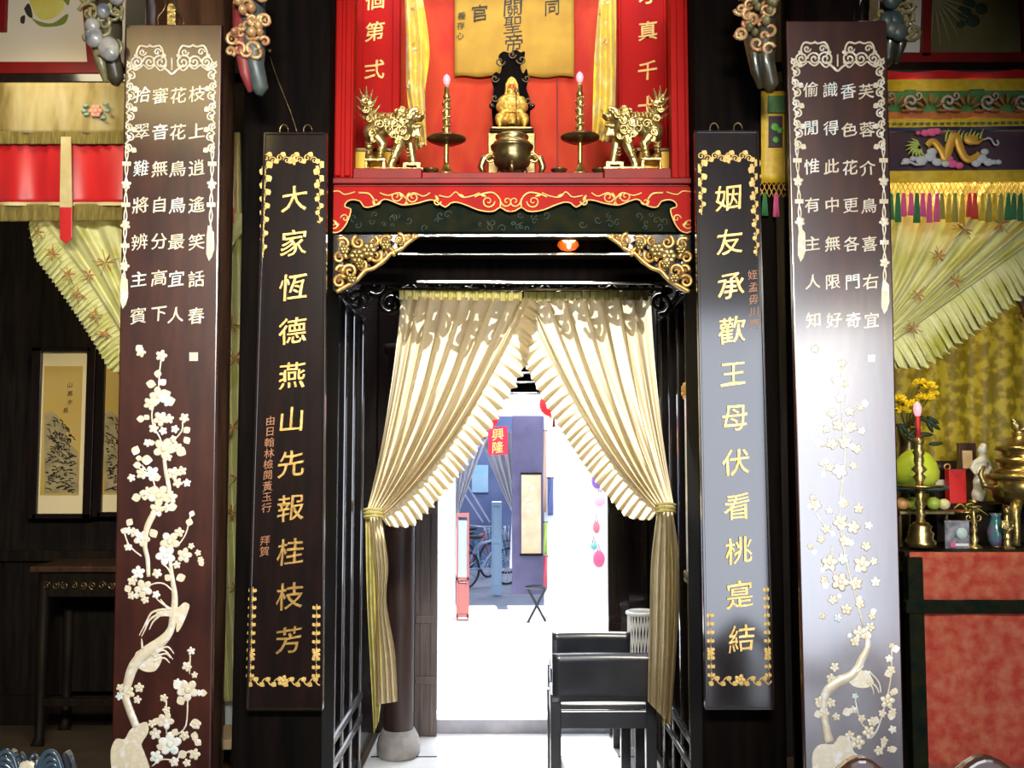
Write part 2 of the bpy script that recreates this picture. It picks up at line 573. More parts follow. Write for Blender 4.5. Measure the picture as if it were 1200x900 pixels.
struct('wall_house_back', box1(-1.3, 1.3, 13.2, 13.3, 0, 3.4), BLUEWALL)
struct('ceiling_house', box1(-1.3, 1.3, 9.32, 11.0, 2.5, 2.6), BLUEWALL)
struct('trim_house_post', MB().pbox(600, 487, 637, 697, 9.12, 0.08), mat('violet brown post', (0.11, 0.10, 0.19), 0.5, col2=(0.07, 0.06, 0.13), scale=4), 0.01)

struct('hall_light_blocker', box1(1.42, 3.6, 1.55, 1.75, 2.27, 3.42), POSTW)  # unseen block added to keep daylight off the upper valance
# two round hall columns
for nm, cx, cy, mm in (('column', -1.142, 3.39, BROWN), ('column', 1.125, 3.425, BLACK)):
    m = MB().lathe((cx, cy, 0), [(0.16, 0.0), (0.161, 1.2), (0.157, 2.4), (0.151, 3.42)], 48)
    struct(nm, m, mm)
    b = MB().lathe((cx, cy, 0), [(0.163, 0.0), (0.166, 0.05), (0.166, 0.10), (0.164, 0.16), (0.161, 0.19)], 40)
    struct('column_base', b, GREYSTONE)
# dark rails over the side bays
struct('beam_bay_left', box1(-3.2, -0.965, 3.66, 3.76, P(0, 97, 3.66).z, P(0, 85, 3.66).z), BLACK, 0.006)
struct('beam_bay_right', box1(0.945, 3.6, 3.66, 3.76, P(0, 84, 3.66).z, P(0, 72, 3.66).z), BLACK, 0.006)


# ================================================================== COUPLET PLAQUES
class Plane:
    """a hanging board: its face, and where the lines of sight of the photograph meet it"""
    def __init__(s, top, bot, Y, tilt):
        T, B = P(*top, Y), P(*bot, Y)
        s.O = B
        ez = (T - B).normalized()
        n = Vector((0, -1, 0))
        ex = ez.cross(n) * -1
        ex = n.cross(ez) * -1
        ex.normalize()
        if ex.x < 0:
            ex = -ex
        rot = Matrix.Rotation(radians(tilt), 4, ex)
        s.ex, s.ez, s.n = ex, rot @ ez, rot @ n
        M = Matrix((s.ex, -s.n, s.ez)).transposed().to_4x4()
        s.M = Matrix.Translation(s.O) @ M

    def at(s, px, py, lift=0.0):
        d = ray(px, py)
        t = (s.O - _EYE).dot(s.n) / d.dot(s.n)
        return _EYE + d * t + s.n * lift

    def uv(s, px, py):
        q = s.at(px, py) - s.O
        return q.dot(s.ex), q.dot(s.ez)

    def k(s, px, py):
        """metres per pixel about there"""
        return (s.at(px + 1, py) - s.at(px, py)).length

    def prism(s, mb, pts, d0, d1):
        return mb.prism([s.uv(*q) for q in pts], s.O, s.ex, s.ez, s.n, d0, d1)

    def tube(s, mb, pts, wpx, lift=0.001, n=6, flat=0.45):
        q = [s.at(a, b, lift) for a, b in pts]
        k = s.k(*pts[0][:2])
        r = [x * k for x in wpx] if isinstance(wpx, (list, tuple)) else wpx * k
        return mb.tube(q, r, n, flat=flat, flatdir=s.n)

    def disc(s, mb, px, py, rpx, rpy=None, ang=0.0, lift=0.0005, th=0.0016, nu=10):
        k = s.k(px, py)
        a = radians(ang)
        ex = s.ex * cos(a) - s.ez * sin(a)
        ez = s.ex * sin(a) + s.ez * cos(a)
        return mb.ell(s.at(px, py, lift), rpx * k, (rpy or rpx) * k, th, nu, 4, ax=(ex, ez, s.n))

    def blossom(s, mb, px, py, r, seed=0):
        n = 5
        for i in range(n):
            a = 2 * pi * i / n + seed
            s.disc(mb, px + cos(a) * r * .56, py + sin(a) * r * .56, r * .50, r * .40, math.degrees(a))
        s.disc(mb, px, py, r * .3, lift=0.0016)

    def leaf(s, mb, px, py, r, ang):
        k = 9
        up = [(t / k, sin(pi * t / k) * .42) for t in range(k + 1)]
        dn = [(t / k, -sin(pi * t / k) * .42) for t in range(k - 1, 0, -1)]
        a = radians(ang)
        pts = []
        for u, v in up + dn:
            u = (u - .5) * 2 * r
            v = v * 2 * r
            pts.append((px + u * cos(a) - v * sin(a), py + u * sin(a) + v * cos(a)))
        return s.prism(mb, pts, 0, 0.0014)


def place_chars(pl, root, cols, size, m, thick=0.0016, weight=0.022, name='character', alt=None, altp=0):
    """cols: list of (text, top place, bottom place)"""
    for text, a, b in cols:
        k = len(text)
        for i, ch in enumerate(text):
            if ch == ' ':
                continue
            t = i / max(1, k - 1)
            px, py = a[0] + (b[0] - a[0]) * t, a[1] + (b[1] - a[1]) * t
            mb = MB()
            lettering(mb, ch, pl.at(px, py), pl.ex, pl.ez, pl.n, size * pl.k(px, py), thick, 0.0 if ch in '賓翠更辨難識' else weight)
            mm = alt if (alt is not None and RND.random() < altp) else m
            obj(name, mb, mm, root)


def outer_border(pl, root, L, R, top, mat_, yend, flip=False):
    """mother-of-pearl scroll border across the head of a plaque, with a beaded cord down each side.
    L, R: side places (x at the head, x at the end); top: height of the scroll row"""
    m = MB()
    w = R[0] - L[0]
    cx = (L[0] + R[0]) / 2
    # head row of curls
    for i, (f, r, up) in enumerate(((0.10, 7, 1), (0.24, 8, 1), (0.37, 9, -1), (0.63, 9, -1), (0.76, 8, 1), (0.90, 7, 1))):
        x = L[0] + w * f
        sg = 1 if f < .5 else -1
        pl.tube(m, spiral(x, top + 3, r, pi if sg > 0 else 0, 1.6 * sg), [1.25] * 23)
        pl.tube(m, smooth_line([(x - 7, top + 6), (x, top + 12 - up), (x + 7, top + 6)], 5), 1.1)
    pl.tube(m, smooth_line([(cx - 14, top + 6), (cx - 5, top + 13), (cx, top + 17), (cx + 5, top + 13), (cx + 14, top + 6)], 4), 1.5)
    pl.tube(m, [(cx, top + 12), (cx, top - 2)], 1.0)
    # upper curls that rise from the row
    for f, h, sg in ((0.13, 16, 1), (0.36, 16, -1), (0.62, 16, 1), (0.87, 16, -1)):
        x = L[0] + w * f
        pl.tube(m, smooth_line([(x - 2 * sg, top - 1), (x - 4 * sg, top - h * .5), (x, top - h), (x + 8 * sg, top - h + 1), (x + 13 * sg, top - h - 1)], 5), 1.35)
        pl.tube(m, spiral(x + 3 * sg, top - h * .55, 4.5, 0, 1.2 * sg, 14), [1.1] * 15)
        pl.disc(m, x - 5 * sg, top - h * .3, 2.6)
    # side curls
    for side, (x0, x1) in ((1, L), (-1, R)):
        y = top + 2
        i = 0
        yb = top + 100
        while y < yb:
            t = (y - top) / max(1, yend[0 if side > 0 else 1] - top)
            x = x0 + (x1 - x0) * t
            sg = 1 if i % 2 else -1
            pl.tube(m, spiral(x + side * (3 if sg > 0 else 1), y + 5, 5.2, -pi / 2 * sg, 1.35 * sg * side, 16), [1.15] * 17)
            pl.tube(m, smooth_line([(x - 2 * side, y), (x + 2.5 * side, y + 6), (x - 1 * side, y + 12)], 4), 1.15)
            if i % 2 == 0:
                pl.leaf(m, x + 8 * side, y + 8, 4, 35 * side)
            y += 12
            i += 1
    obj('scroll_border', m, mat_, root)
    for side, (x0, x1), ye in ((1, L, yend[0]), (-1, R, yend[1])):
        m = MB()
        ys = top + 100

        def X(y):
            return x0 + (x1 - x0) * (y - top) / (ye - top)
        pl.tube(m, [(X(y) + 1.6 * sin((y - ys) * .17), y) for y in range(int(ys), int(ye) - 22, 3)], .8)
        pl.tube(m, [(X(y) - 1.6 * sin((y - ys) * .17), y) for y in range(int(ys), int(ye) - 22, 3)], .8)
        q = ys + 22
        i = 0
        while q < ye - 34:
            if i % 2 == 0:
                pl.prism(m, [(X(q) - 5, q - 2.5), (X(q) + 5, q - 2.5), (X(q) + 5, q + 2.5), (X(q) - 5, q + 2.5)], 0, .0016)
            else:
                pl.blossom(m, X(q), q, 6, i)
            q += 24
            i += 1
        obj('beaded_cord', m, mat_, root)
        m = MB()
        xe = X(ye)
        pl.prism(m, [(xe - 2, ye - 30), (xe + 4.5, ye - 22), (xe + 5, ye - 2), (xe + 2.5, ye + 7), (xe - 1, ye + 12), (xe - 4, ye + 4), (xe - 3.8, ye - 16)], 0, .0018)
        for dx in (-2.4, 0, 2.4):
            pl.tube(m, [(xe + dx, ye - 14), (xe + dx, ye + 6)], .6, lift=.0018)
        obj('tassel', m, mat_, root)


def outer_plaque(label, tl, tr, bl, br, Y, tilt, mm):
    pl = Plane(((tl[0] + tr[0]) / 2, tl[1]), ((bl[0] + br[0]) / 2, bl[1]), Y, tilt)
    root = thing('couplet_plaque', label, 'plaque', basis=pl.M, group='inlaid couplet plaques on the round columns')
    b = MB()
    pl.prism(b, [bl, br, tr, tl], -0.026, 0)
    obj('board', b, mm, root, bev=0.005, segs=3)
    return pl, root


# --- outer plaque on the brown column
plA, rA = outer_plaque('red brown plaque with pearl couplet and flowering tree with two birds, on the brown column',
                       (147, 28), (260, 28), (129, 960), (246, 960), 3.18, -0.6, LACQ)
outer_border(plA, rA, (151, 145), (252, 246), 70, PEARL, (350, 294))
place_chars(plA, rA, [('枝上逍遙笑話春', (231, 110), (230, 370)), ('花花鳥鳥最宜人', (209, 112), (206, 369)),
                      ('審音無自分高下', (188, 112), (186, 368)), ('拾翠難將辨主賓', (167, 111), (162, 370))], 20, PEARL, weight=0.007, alt=PEARL2, altp=.12)


def tree_inlay(pl, root, trunk, twigs, blossoms, leaves, m1, m2, birds=(), rock=None):
    for pts, ws in trunk:
        q = smooth_line([(a, b, c) for (a, b), c in zip(pts, ws)], 5)
        mb = MB()
        pl.tube(mb, [(a, b) for a, b, c in q], [c for a, b, c in q], lift=0.0006, flat=0.12)
        obj('trunk', mb, m1, root)
    for pts in twigs:
        obj('twig', pl.tube(MB(), smooth_line(pts, 4), 1.0, lift=0.0006, flat=0.4), m1, root)
    for i, (x, y, r) in enumerate(blossoms):
        mb = MB()
        pl.blossom(mb, x, y, r, i * .7)
        obj('blossom', mb, m2 if i % 6 == 3 else m1, root)
    mb = MB()
    for x, y, r, a in leaves:
        pl.leaf(mb, x, y, r, a)
    obj('leaves', mb, m1, root)
    for poly, feathers in birds:
        mb = MB()
        pl.prism(mb, smooth_line(poly + [poly[0]], 4)[:-1], 0, .0018)
        for f in feathers:
            q = smooth_line(f, 6)
            pl.tube(mb, q, [1.9 * (1 - .7 * i / (len(q) - 1)) for i in range(len(q))], lift=.001, flat=.4)
        obj('bird', mb, m1, root)
    if rock:
        mb = MB()
        for poly in rock:
            pl.prism(mb, smooth_line(poly + [poly[0]], 3)[:-1], 0, .0018)
        obj('rock', mb, m1, root)


A_bl = [(189, 417, 7), (186, 464, 11), (176, 473, 8), (197, 470, 7), (188, 491, 9), (198, 491, 6), (216, 490, 6), (180, 502, 6), (191, 505, 5), (205, 503, 5), (203, 514, 4),
        (192, 526, 13), (206, 524, 7), (173, 519, 5), (197, 536, 5), (178, 555, 9), (166, 555, 7), (154, 560, 5), (203, 555, 8), (213, 552, 6), (208, 566, 6), (219, 566, 5),
        (186, 581, 13), (200, 583, 8), (174, 576, 6), (184, 597, 9), (196, 595, 6),
        (150, 622, 5), (157, 624, 6), (166, 631, 10), (150, 641, 5), (199, 635, 12), (210, 624, 6), (194, 651, 12), (216, 651, 9), (232, 648, 4), (235, 656, 4), (207, 662, 5), (224, 640, 4),
        (162, 671, 8), (184, 672, 6), (155, 681, 6), (168, 690, 11), (154, 698, 5), (170, 703, 5), (183, 697, 5),
        (224, 763, 5), (219, 781, 6), (228, 791, 4), (220, 809, 13), (208, 800, 5), (234, 812, 4), (192, 818, 5), (195, 832, 5), (194, 845, 10), (182, 860, 7), (178, 848, 5),
        (199, 872, 14), (216, 862, 6), (230, 849, 6), (229, 866, 4), (228, 884, 7), (219, 894, 5), (183, 887, 8), (204, 893, 6),
        (141, 806, 5), (163, 806, 6), (150, 812, 8), (161, 820, 5), (140, 816, 5)]
A_lf = [(177, 450, 6, 10), (191, 448, 5, -40), (185, 438, 5, -80), (195, 462, 6, -25), (199, 470, 7, -15), (165, 491, 5, 0), (172, 489, 4, 40), (219, 504, 5, -35), (219, 516, 5, 60), (178, 519, 4, 0),
        (212, 529, 7, 30), (159, 528, 6, -70), (163, 537, 4, 0), (172, 539, 7, 5), (161, 545, 5, 0), (184, 560, 5, -20), (160, 583, 6, -15), (168, 578, 5, 10), (202, 594, 6, -10), (170, 583, 4, 0),
        (152, 612, 5, -60), (145, 622, 4, 20), (222, 612, 5, -70), (225, 602, 4, -70), (180, 625, 6, 60), (212, 677, 6, -20), (197, 677, 5, 40), (150, 690, 5, 60), (160, 698, 4, 80), (236, 660, 4, 60),
        (208, 803, 6, 40), (238, 812, 5, 0), (212, 821, 6, 60), (229, 848, 7, -10), (205, 858, 5, -60), (228, 862, 5, -80), (184, 845, 5, 30), (232, 870, 5, 40), (188, 875, 5, 20), (214, 884, 6, -30)]
A_tw = [[(189, 420), (187, 437), (186, 455)], [(182, 470), (178, 485), (180, 500), (187, 512), (190, 522)], [(214, 494), (213, 505), (204, 516), (198, 522)], [(160, 545), (167, 552), (178, 560), (182, 572)],
        [(166, 545), (172, 552)], [(146, 625), (152, 640), (166, 652)], [(224, 600), (218, 625), (208, 640)], [(170, 690), (180, 684), (192, 684), (202, 692)], [(190, 660), (198, 668), (202, 680)],
        [(223, 768), (222, 790)], [(220, 818), (218, 850), (206, 862)], [(178, 898), (190, 890), (205, 890), (222, 880)], [(195, 820), (195, 860)], [(140, 810), (150, 822), (150, 830)]]
A_tr = [([(192, 533), (194, 550), (198, 572), (197, 582)], [2.2, 2.6, 3, 2.5]), ([(184, 596), (178, 606), (172, 620), (170, 640), (173, 655), (174, 676)], [3, 4.2, 4, 3, 3, 2.5]),
        ([(199, 655), (202, 678), (205, 700), (203, 722), (200, 738), (190, 751), (172, 764), (157, 780), (150, 800), (147, 815), (152, 832), (160, 852)], [2.2, 3, 4, 5, 5, 7, 8, 7, 6, 5, 5, 5])]
A_birds = [([(183, 716), (196, 712), (208, 712), (216, 706), (222, 709), (220, 718), (212, 736), (207, 740), (206, 726), (196, 722), (186, 722)],
            [[(190, 717), (176, 726), (170, 738), (166, 746)], [(190, 719), (180, 728), (175, 738)], [(192, 714), (178, 718), (170, 732), (163, 745)], [(200, 714), (190, 707), (184, 702)], [(198, 715), (188, 702)]]),
           ([(160, 764), (172, 758), (184, 764), (190, 772), (182, 786), (168, 786), (156, 776)],
            [[(178, 768), (192, 762), (203, 773)], [(180, 770), (194, 766), (200, 771)], [(180, 775), (192, 771), (199, 777)], [(167, 760), (166, 748)], [(182, 764), (196, 758), (204, 766)]])]
A_rock = [[(131, 905), (130, 880), (136, 866), (146, 866), (152, 856), (160, 850), (172, 846), (174, 858), (166, 872), (170, 884), (173, 905)]]
tree_inlay(plA, rA, A_tr, A_tw, A_bl, A_lf, PEARL, PEARL2, A_birds, A_rock)
m = MB()
plA.blossom(m, 165, 413, 6)
plA.leaf(m, 163, 408, 5, -40)
obj('small_blossom', m, PEARL, rA)
m = MB()
plA.prism(m, [(222, 413), (232, 413), (232, 423), (222, 423)], 0, .0016)
obj('seal', m, PEARL, rA)
# wire and clip that hold the plaque to the column
m = MB().tube([plA.at(a, b, .004) for a, b in smooth_line([(186, 30), (186, 20), (194, 8), (196, -25)], 4)], 0.0022, 6)
m.tube([plA.at(a, b, .004) for a, b in smooth_line([(216, 30), (214, 20), (206, 8), (204, -25)], 4)], 0.0022, 6)
m.tube([plA.at(196, -25, .004), plA.at(204, -25, .004)], .0022, 6)
obj('hanging_wire', m, BRONZE, rA)
obj('clip', MB().prism([plA.uv(*q) for q in ((196, 30), (206, 30), (206, 10), (203, 4), (198, 4), (196, 10))], plA.O, plA.ex, plA.ez, plA.n, -.01, .004), PALEBRASS, rA, bev=.002)

# --- outer plaque on the black column
plB, rB = outer_plaque('silvery gleaming plaque with faint pearl flowers and couplet, on the black column',
                       (921, 24), (1039, 24), (944, 940), (1061, 940), 3.115, -2.4, LACQ)
outer_border(plB, rB, (929, 939), (1034, 1037), 66, PEARL, (295, 356))
place_chars(plB, rB, [('芙蓉介鳥喜右宜', (1015, 107), (1021, 375)), ('香色花更各門奇', (994, 107), (1000, 375)),
                      ('識得此中無限好', (973, 105), (977, 375)), ('偷閒惟有主人知', (950, 105), (953, 375))], 19, PEARL, weight=0.006, alt=PEARL2, altp=.35)
B_bl = [(987, 426, 5), (979, 445, 5), (990, 450, 4), (985, 466, 6), (975, 484, 6), (996, 482, 6), (1008, 478, 4), (982, 498, 7), (998, 500, 7), (1010, 505, 5), (968, 503, 5), (975, 520, 7), (990, 518, 8), (1004, 526, 6), (964, 520, 4),
        (984, 552, 9), (972, 548, 5), (1000, 546, 5), (963, 543, 4), (952, 583, 4), (956, 592, 7), (972, 598, 5), (990, 590, 5), (1006, 596, 6), (985, 612, 9), (1000, 618, 8), (968, 620, 6), (1018, 616, 5), (950, 640, 4), (962, 632, 5), (990, 634, 7),
        (1015, 640, 6), (972, 660, 10), (988, 655, 7), (1010, 661, 10), (1024, 658, 5), (985, 682, 11), (1003, 684, 8), (966, 680, 5), (1026, 682, 6), (976, 703, 6), (992, 714, 7), (1008, 708, 6), (964, 722, 4), (1022, 722, 5), (982, 724, 5),
        (1008, 742, 9), (1020, 735, 6), (1002, 752, 6), (978, 782, 6), (974, 795, 6), (1016, 790, 5), (960, 822, 6), (974, 824, 6), (966, 836, 7), (980, 840, 5), (1045, 757, 4), (1042, 772, 5), (1044, 786, 6), (1040, 822, 9), (1046, 834, 5), (1034, 836, 5), (1046, 812, 4),
        (1002, 816, 4), (1000, 832, 5), (1010, 842, 5), (1022, 846, 6), (1018, 858, 8), (1036, 868, 5), (1046, 855, 5), (1005, 870, 9), (1030, 880, 6), (1043, 878, 4), (996, 862, 6)]
B_lf = [(x + RND.uniform(-9, 9), y + RND.uniform(-8, 8), RND.uniform(3, 6), RND.uniform(0, 180)) for x, y, r in B_bl[::2]]
B_tw = [[(987, 430), (986, 460), (988, 500), (990, 540), (984, 590), (988, 640), (1000, 690), (1012, 735)], [(952, 586), (958, 605), (975, 625)], [(975, 640), (976, 670), (990, 690)], [(1045, 760), (1043, 800), (1030, 850), (1020, 866)],
        [(1002, 820), (1008, 845), (1018, 856)], [(1015, 790), (1018, 800)], [(1020, 788), (1030, 800), (1032, 812)]]
B_tr = [([(1014, 738), (1017, 756), (1010, 772), (1000, 790), (982, 799), (968, 812), (965, 830), (968, 852), (972, 870)], [3, 4, 5, 6, 7, 6, 5, 5, 6])]
B_rock = [[(952, 905), (952, 882), (962, 872), (976, 872), (984, 862), (996, 866), (1000, 880), (1008, 888), (1010, 905)]]
tree_inlay(plB, rB, B_tr, B_tw, B_bl, B_lf, PEARL, PEARL2,
           [([(992, 796), (1006, 786), (1016, 788), (1024, 800), (1014, 806), (1000, 804)], [[(1016, 796), (1026, 804), (1030, 812)], [(1016, 798), (1022, 806), (1024, 814)], [(1004, 788), (1012, 780)]])], B_rock)
m = MB()
plB.blossom(m, 955, 409, 5)
obj('small_blossom', m, PEARL, rB)
m = MB()
plB.prism(m, [(1017, 416), (1025, 416), (1025, 424), (1017, 424)], 0, .0016)
obj('seal', m, PEARL, rB)


# --- inner plaques of black lacquer with gilt lettering
def inner_plaque(label, tl, tr, bl, br, Y, tilt, mm, text, a, b, small, sa, sb, side_x):
    pl = Plane(((tl[0] + tr[0]) / 2, tl[1]), ((bl[0] + br[0]) / 2, bl[1]), Y, tilt)
    root = thing('couplet_plaque', label, 'plaque', basis=pl.M, group='gilt couplet plaques beside the doorway')
    mb = MB()
    pl.prism(mb, [bl, br, tr, tl], -0.03, 0)
    obj('board', mb, mm, root, bev=0.004, segs=3)
    mb = MB()   # raised rim
    for p0, p1 in ((tl, bl), (tr, br)):
        sg = 1 if p0 is tl else -1
        pl.prism(mb, [(p0[0], p0[1]), (p0[0] + 3 * sg, p0[1]), (p1[0] + 3 * sg, p1[1]), (p1[0], p1[1])], 0, .004)
    pl.prism(mb, [tl, tr, (tr[0], tr[1] + 3), (tl[0], tl[1] + 3)], 0, .004)
    pl.prism(mb, [bl, br, (br[0], br[1] - 3), (bl[0], bl[1] - 3)], 0, .004)
    obj('rim', mb, mm, root, bev=.0015)
    place_chars(pl, root, [(text, a, b)], 33, GILT, thick=0.006, weight=0.003, name='character')
    mb = MB()
    k = len(small)
    for i, ch in enumerate(small):
        if ch == ' ':
            continue
        t = i / (k - 1)
        px, py = sa[0] + (sb[0] - sa[0]) * t, sa[1] + (sb[1] - sa[1]) * t
        obj('small_character', lettering(MB(), ch, pl.at(px, py), pl.ex, pl.ez, pl.n, 12 * pl.k(px, py), .001, .004), BROWNINK, root)
    (xa, xb) = side_x

    def X(side, y):
        f = (y - tl[1]) / (bl[1] - tl[1])
        l = tl[0] + (bl[0] - tl[0]) * f
        r = tr[0] + (br[0] - tr[0]) * f
        return l + xa if side > 0 else r - xb
    mb = MB()
    y0 = tl[1] + 31
    x = X(1, y0)
    i = 0
    while x < X(-1, y0):
        pl.tube(mb, spiral(x, y0 + (2 if i % 2 else -1), 4.6, pi * (i % 2), 1.3 * (1 if i % 2 else -1), 12), .9)
        pl.leaf(mb, x + 4, y0 - 5 + 8 * (i % 2), 3.6, 30 * (-1) ** i)
        x += 8
        i += 1
    pl.blossom(mb, (X(1, y0) + X(-1, y0)) / 2, y0 + 2, 6)
    for side, ye in ((1, sb[2]), (-1, sb[3])):
        y = y0 + 4
        i = 0
        while y < ye:
            x = X(side, y)
            f = 1 - .6 * (y - y0) / (ye - y0)
            pl.tube(mb, smooth_line([(x, y), (x + 3 * f * (-1) ** i, y + 4), (x, y + 8)], 3), .8)
            pl.leaf(mb, x + 4 * f * (-1) ** i, y + 3, 4 * f + 1, 60 * (-1) ** i)
            if i % 2 == 0:
                pl.disc(mb, x - 3 * f, y + 6, 2 * f + .6)
            y += 8
            i += 1
    obj('gilt_vine_top', mb, GILTPAINT, root)
    mb = MB()
    y0 = bl[1] - 34
    x = X(1, y0)
    i = 0
    while x < X(-1, y0):
        pl.leaf(mb, x, y0 + (-3 if i % 2 else 3), 3.6, 35 * (-1) ** i)
        pl.tube(mb, smooth_line([(x, y0), (x + 4, y0 - 4 * (-1) ** i), (x + 8, y0)], 3), .9)
        x += 7
        i += 1
    pl.blossom(mb, (X(1, y0) + X(-1, y0)) / 2, y0 - 1, 7)
    for side, ye in ((1, sb[4]), (-1, sb[5])):
        y = y0 - 2
        i = 0
        while y > ye:
            x = X(side, y)
            pl.tube(mb, [(x, y), (x + .6, y - 9)], .7)
            for sg in (1, -1):
                pl.leaf(mb, x + 2.8 * sg, y - 5, 2.6, -55 * sg)
            if i == 3:
                pl.blossom(mb, x, y, 5)
            y -= 10
            i += 1
    obj('gilt_vine_bottom', mb, GILTPAINT, root)
    # iron hook and ring at the head
    mb = MB()
    cx = (tl[0] + tr[0]) / 2
    for dx in (-14, 14):
        mb.tube([pl.at(a_, b_, -.01) for a_, b_ in [(cx + dx + 5 * cos(t * pi / 8), tl[1] - 3 + 7 * sin(t * pi / 8)) for t in range(17)]], .0025, 6)
    obj('hook', mb, BRONZE, root)
    return pl, root


inner_plaque('black hanging plaque with eleven raised gold characters in deep shadow, near the brown column',
             (309, 155), (383, 155), (288, 833), (378, 833), 3.39, -0.2, BLACK,
             '大家恆德燕山先報桂枝芳', (345, 233), (339, 750), '由日翰林檢閱黃玉行  拜賀', (317, 493), (310, 646, 300, 262, 690, 716), (4, 8))
inner_plaque('blue gleaming hanging plaque with eleven raised gold characters, near the black column',
             (814, 153), (889, 153), (827, 832), (908, 832), 3.335, -2.0, BLACK,
             '姻友承歡王母伏看桃寔結', (853, 232), (868, 748), '姪孟毋川門', (882, 322), (884, 380, 250, 300, 716, 692), (7, 6))
# wire over the inner plaque
tag(obj('hanging_wire', MB().tube([P(a, b, 3.43) for a, b in smooth_line([(316, 66), (326, 95), (340, 130), (348, 155)], 5)], .0022, 6).lathe(P(316, 60, 3.44), [(.006, -.01), (.012, 0), (.006, .01)], 10), BRONZE),
    'thin bent wire from which the shadowed gold lettered plaque hangs', 'wire')


# ================================================================== CURTAIN OF THE DOORWAY
def strand_cloth(T, M, B, n, amp, Y0, nu=150, nv=36, ph=0.0, fn=None, amp0=0.35, push=0.0, fold=0.0):
    def f(u, v):
        w0 = 2 * pi * n * u + ph + 1.3 * sin(5 * u + 2 * v)
        uu = min(1.0, max(0.0, u + fold * (1 - .75 * v) / n * sin(w0 + 1.4) * min(1, 4 * u, 4 * (1 - u))))
        q = bez(T(uu), M(uu), B(uu), v)
        a = amp * (amp0 + (1 - amp0) * sin(pi * min(1, v * 1.0)) ** 0.7) * (1 if v < .8 else (1.02 - v) / .22 * .8 + .2)
        wv = sin(2 * pi * n * u + ph + 1.3 * sin(5 * u + 2 * v)) + 0.35 * sin(2 * pi * n * 2.3 * u + 1.0 + 2 * v)
        d = a * wv + push * sin(pi * v) * u
        return P(q[0], q[1], Y0 + d)
    return MB().grid(fn or f, nu, nv)


def lerp2(a, b, u):
    return tuple(a[i] + (b[i] - a[i]) * u for i in range(len(a)))


def ruffle(edge, w, Y0, n, amp, nrm_sign):
    """gathered frill along an edge (list of photo places)"""
    e = smooth_line(edge, 10)
    k = len(e) - 1

    def f(u, v):
        x = u * k
        i = min(int(x), k - 1)
        a, b = e[i], e[i + 1]
        t = x - i
        px, py = a[0] + (b[0] - a[0]) * t, a[1] + (b[1] - a[1]) * t
        dx, dy = b[0] - a[0], b[1] - a[1]
        ln = sqrt(dx * dx + dy * dy) or 1
        nx, ny = -dy / ln * nrm_sign, dx / ln * nrm_sign
        wv = sin(2 * pi * n * u + 2.4 * sin(11 * u)) + .4 * sin(2 * pi * n * 1.7 * u + 1)
        taper = min(1, .35 + 4 * u, .35 + 6 * (1 - u))
        ww = w * taper * (1 + .06 * wv)
        # the frill hangs: bend it downwards
        return P(px + nx * ww * v + .8 * wv * v, py + ny * ww * v + 5 * v * v * taper, Y0 - .006 + amp * (v * .9 + .1) * wv)
    return MB().grid(f, 360, 5)


def door_curtain(label, T0, T1, M0, M1, B0, B1, edge, sgn, tie, tail, lining, n, Y0, head):
    base = P(tie[0], tie[1], Y0)
    edge = [bez(T1, M1, B1, i / 8) for i in range(9)]
    root = thing('door_curtain', label, 'curtain', (base.x, base.y, base.z), 'tied back curtains of the doorway')
    body = strand_cloth(lambda u: lerp2(T0, T1, u), lambda u: lerp2(M0, M1, u), lambda u: lerp2(B0, B1, u), n, .040, Y0, nu=300, nv=40, fold=.42)
    obj('drape', body, CREAM, root)
    obj('frill', ruffle(edge, 27, Y0 - .01, 30, .020, sgn), CREAM, root)
    for nm, (l, r), mm, nn, dy in (('tail', tail, CREAM, 4, 0.0), ('lining', lining, HEADING, 2, .03)):
        l2, r2 = smooth_line(l, 6), smooth_line(r, 6)

        def f(u, v):
            a, b = chain(l2, v), chain(r2, v)
            wv = sin(2 * pi * nn * u + 1.5 * sin(3 * v)) * (0.35 + .65 * min(1, v * 3))
            return P(a[0] + (b[0] - a[0]) * u, a[1] + (b[1] - a[1]) * u, Y0 + dy + .02 * wv)
        obj(nm, MB().grid(f, 48, 40), mm, root)
    mb = MB()
    for i, off in enumerate((-4, 0, 4)):
        ring = [P(tie[0] + tie[2] * cos(t * pi / 10), tie[1] + off + 3 * sin(t * pi / 10) * .6, Y0 + .03 * sin(t * pi / 10) * 1.2) for t in range(21)]
        mb.tube(ring, .006, 8)
    obj('tie_band', mb, HEADING, root)
    h0, h1 = head

    def fh(u, v):
        px = h0[0] + (h1[0] - h0[0]) * u
        py = h0[1] + (h1[1] - h0[1]) * u + 11 * v
        return P(px, py, Y0 - .012 + .008 * sin(2 * pi * 14 * u) + .004 * sin(2 * pi * 31 * u + 1))
    obj('heading', MB().grid(fh, 160, 4), HEADING, root)
    return root


CY = 4.03
door_curtain('cream frilled door curtain gathered to the side of the shadowed lettered plaque, yellow lined tail',
             (470, 347), (622, 350), (458, 490), (531, 545), (430, 598), (447, 606),
             None, -1, (438, 602, 11),
             ([(432, 604), (440, 690), (440, 760), (440, 826)], [(447, 606), (455, 660), (453, 705), (463, 765), (466, 822)]),
             ([(428, 604), (430, 700), (434, 780), (438, 860)], [(440, 606), (447, 700), (450, 780), (444, 845)]), 9, CY, ((468, 340), (612, 342)))
door_curtain('golden cream frilled door curtain gathered above the black chairs',
             (763, 347), (612, 350), (768, 480), (686, 522), (790, 594), (771, 600),
             None, 1, (780, 596, 11),
             ([(770, 598), (763, 660), (761, 740), (759, 822)], [(788, 597), (795, 650), (794, 740), (786, 850)]),
             ([(776, 598), (778, 680), (778, 760), (776, 852)], [(786, 597), (791, 680), (790, 760), (784, 846)]), 8, CY + .07, ((614, 342), (760, 341)))
